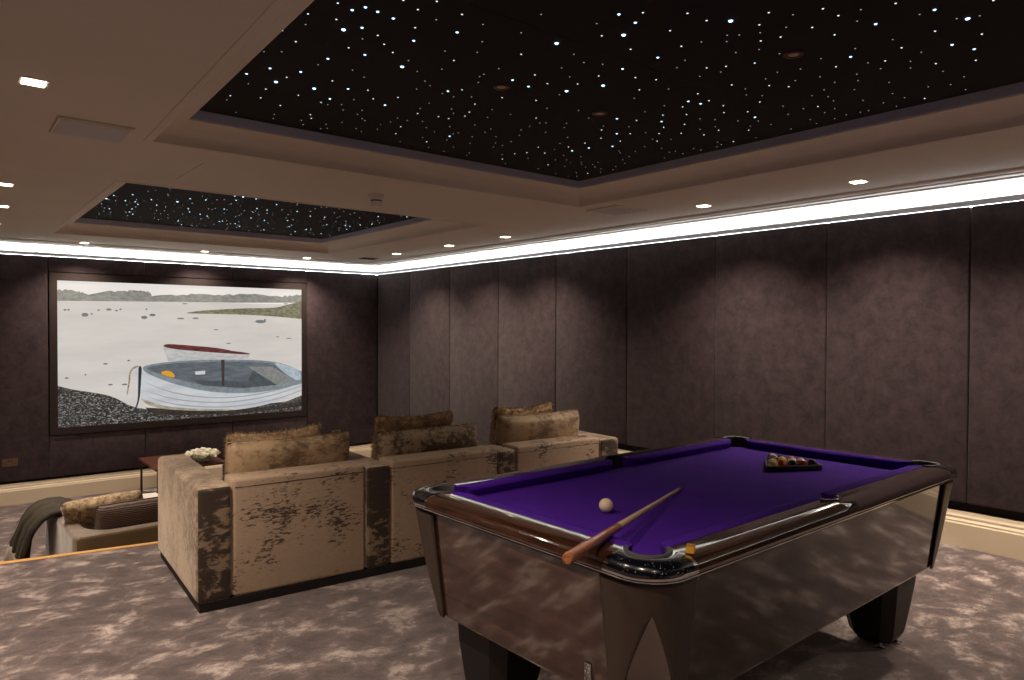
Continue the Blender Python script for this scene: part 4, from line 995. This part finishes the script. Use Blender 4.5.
rnd = random.Random(4)
for k in range(130):
    a = rnd.uniform(0, 2 * PI); r = rnd.uniform(.03, .15); c = Vector((r * math.cos(a), r * math.sin(a), rnd.uniform(.02, .09)))
    d1 = Vector((math.cos(a + rnd.uniform(-1, 1)), math.sin(a + rnd.uniform(-1, 1)), rnd.uniform(-.2, .5))).normalized() * .04; d2 = d1.cross(Vector((rnd.random(), rnd.random(), 1))).normalized() * .016
    bm.faces.new([bm.verts.new(p) for p in (c, c + d1 * .5 + d2, c + d1, c + d1 * .5 - d2)])
o = obj('leaves', bm, M['leaf'], bw); o['kind'] = 'stuff'
def rose_mesh():
    bm = bmesh.new()
    for ring, (n, r, h, tilt) in enumerate(((3, .014, .036, .1), (5, .026, .034, .35), (6, .038, .026, .75))):
        for k in range(n):
            a = 2 * PI * (k + ring * .37) / n; rows = []
            for i in range(5):
                v = i / 4; row = []
                for j in range(5):
                    u = -1 + j / 2; aa = a + u * 1.25 * PI / n
                    rad = r * (.45 + .55 * math.sin(v * PI / 2)) + (.007 * v * v if ring else 0) - .004 * u * u * v
                    row.append((rad * math.cos(aa), rad * math.sin(aa), h * v * (1 - .18 * u * u) - .006 * ring - tilt * .012 * v * v))
                rows.append(row)
            loft(bm, rows, False, False)
    sphere(bm, (0, 0, .014), .022, 12, 9)
    return bm
r0 = None
rp = [(.0, .0, .135)] + [(.085 * math.cos(k * PI / 3), .085 * math.sin(k * PI / 3), .118) for k in range(6)] + [(.155 * math.cos(k * PI / 5 + .2), .155 * math.sin(k * PI / 5 + .2), .100) for k in range(10)]
for k, (x, y, z) in enumerate(rp):
    if r0 is None:
        r0 = obj('white_rose', rose_mesh(), M['rose'], None, 60); o = r0
    else:
        o = r0.copy(); COL.objects.link(o)
    o.location = (BX + x, BY + y, BZ + z - .005); o.rotation_euler = (-y * 3.2, x * 3.2, k * 1.7); o.scale = (1.3,) * 3
    tag(o, 'cream white rose bloom in the glass bowl on the side table', 'flower', 'white roses in the glass bowl')
# pale pouf and dark footstool glimpsed behind the fur cushion
t = thing('coffee_table', 'low white coffee table glimpsed behind the curly fur cushion', 'table', (1.22, 8.05, ZL), math.radians(4))
bm = bmesh.new(); box(bm, 0, 0, .20, .74, .62, .24, .004, 2); obj('tabletop', bm, M['white'], t)
for lx, ly in ((.04, .04), (.70, .04), (.04, .58), (.70, .58)):
    bm = bmesh.new(); box(bm, lx - .018, ly - .018, 0, lx + .018, ly + .018, .20); obj('leg', bm, M['white'], t)
t = thing('footstool', 'dark olive footstool between the coffee table and side table', 'footstool', (1.78, 8.72, ZL), 0)
bm = bmesh.new(); soft(bm, -.02, -.02, .05, .17, .17, .13, .02); obj('cushion_top', bm, M['fur_olive'], t, 60)
bm = bmesh.new(); box(bm, .0, .0, 0, .15, .15, .05); obj('base', bm, M['plinth'], t)
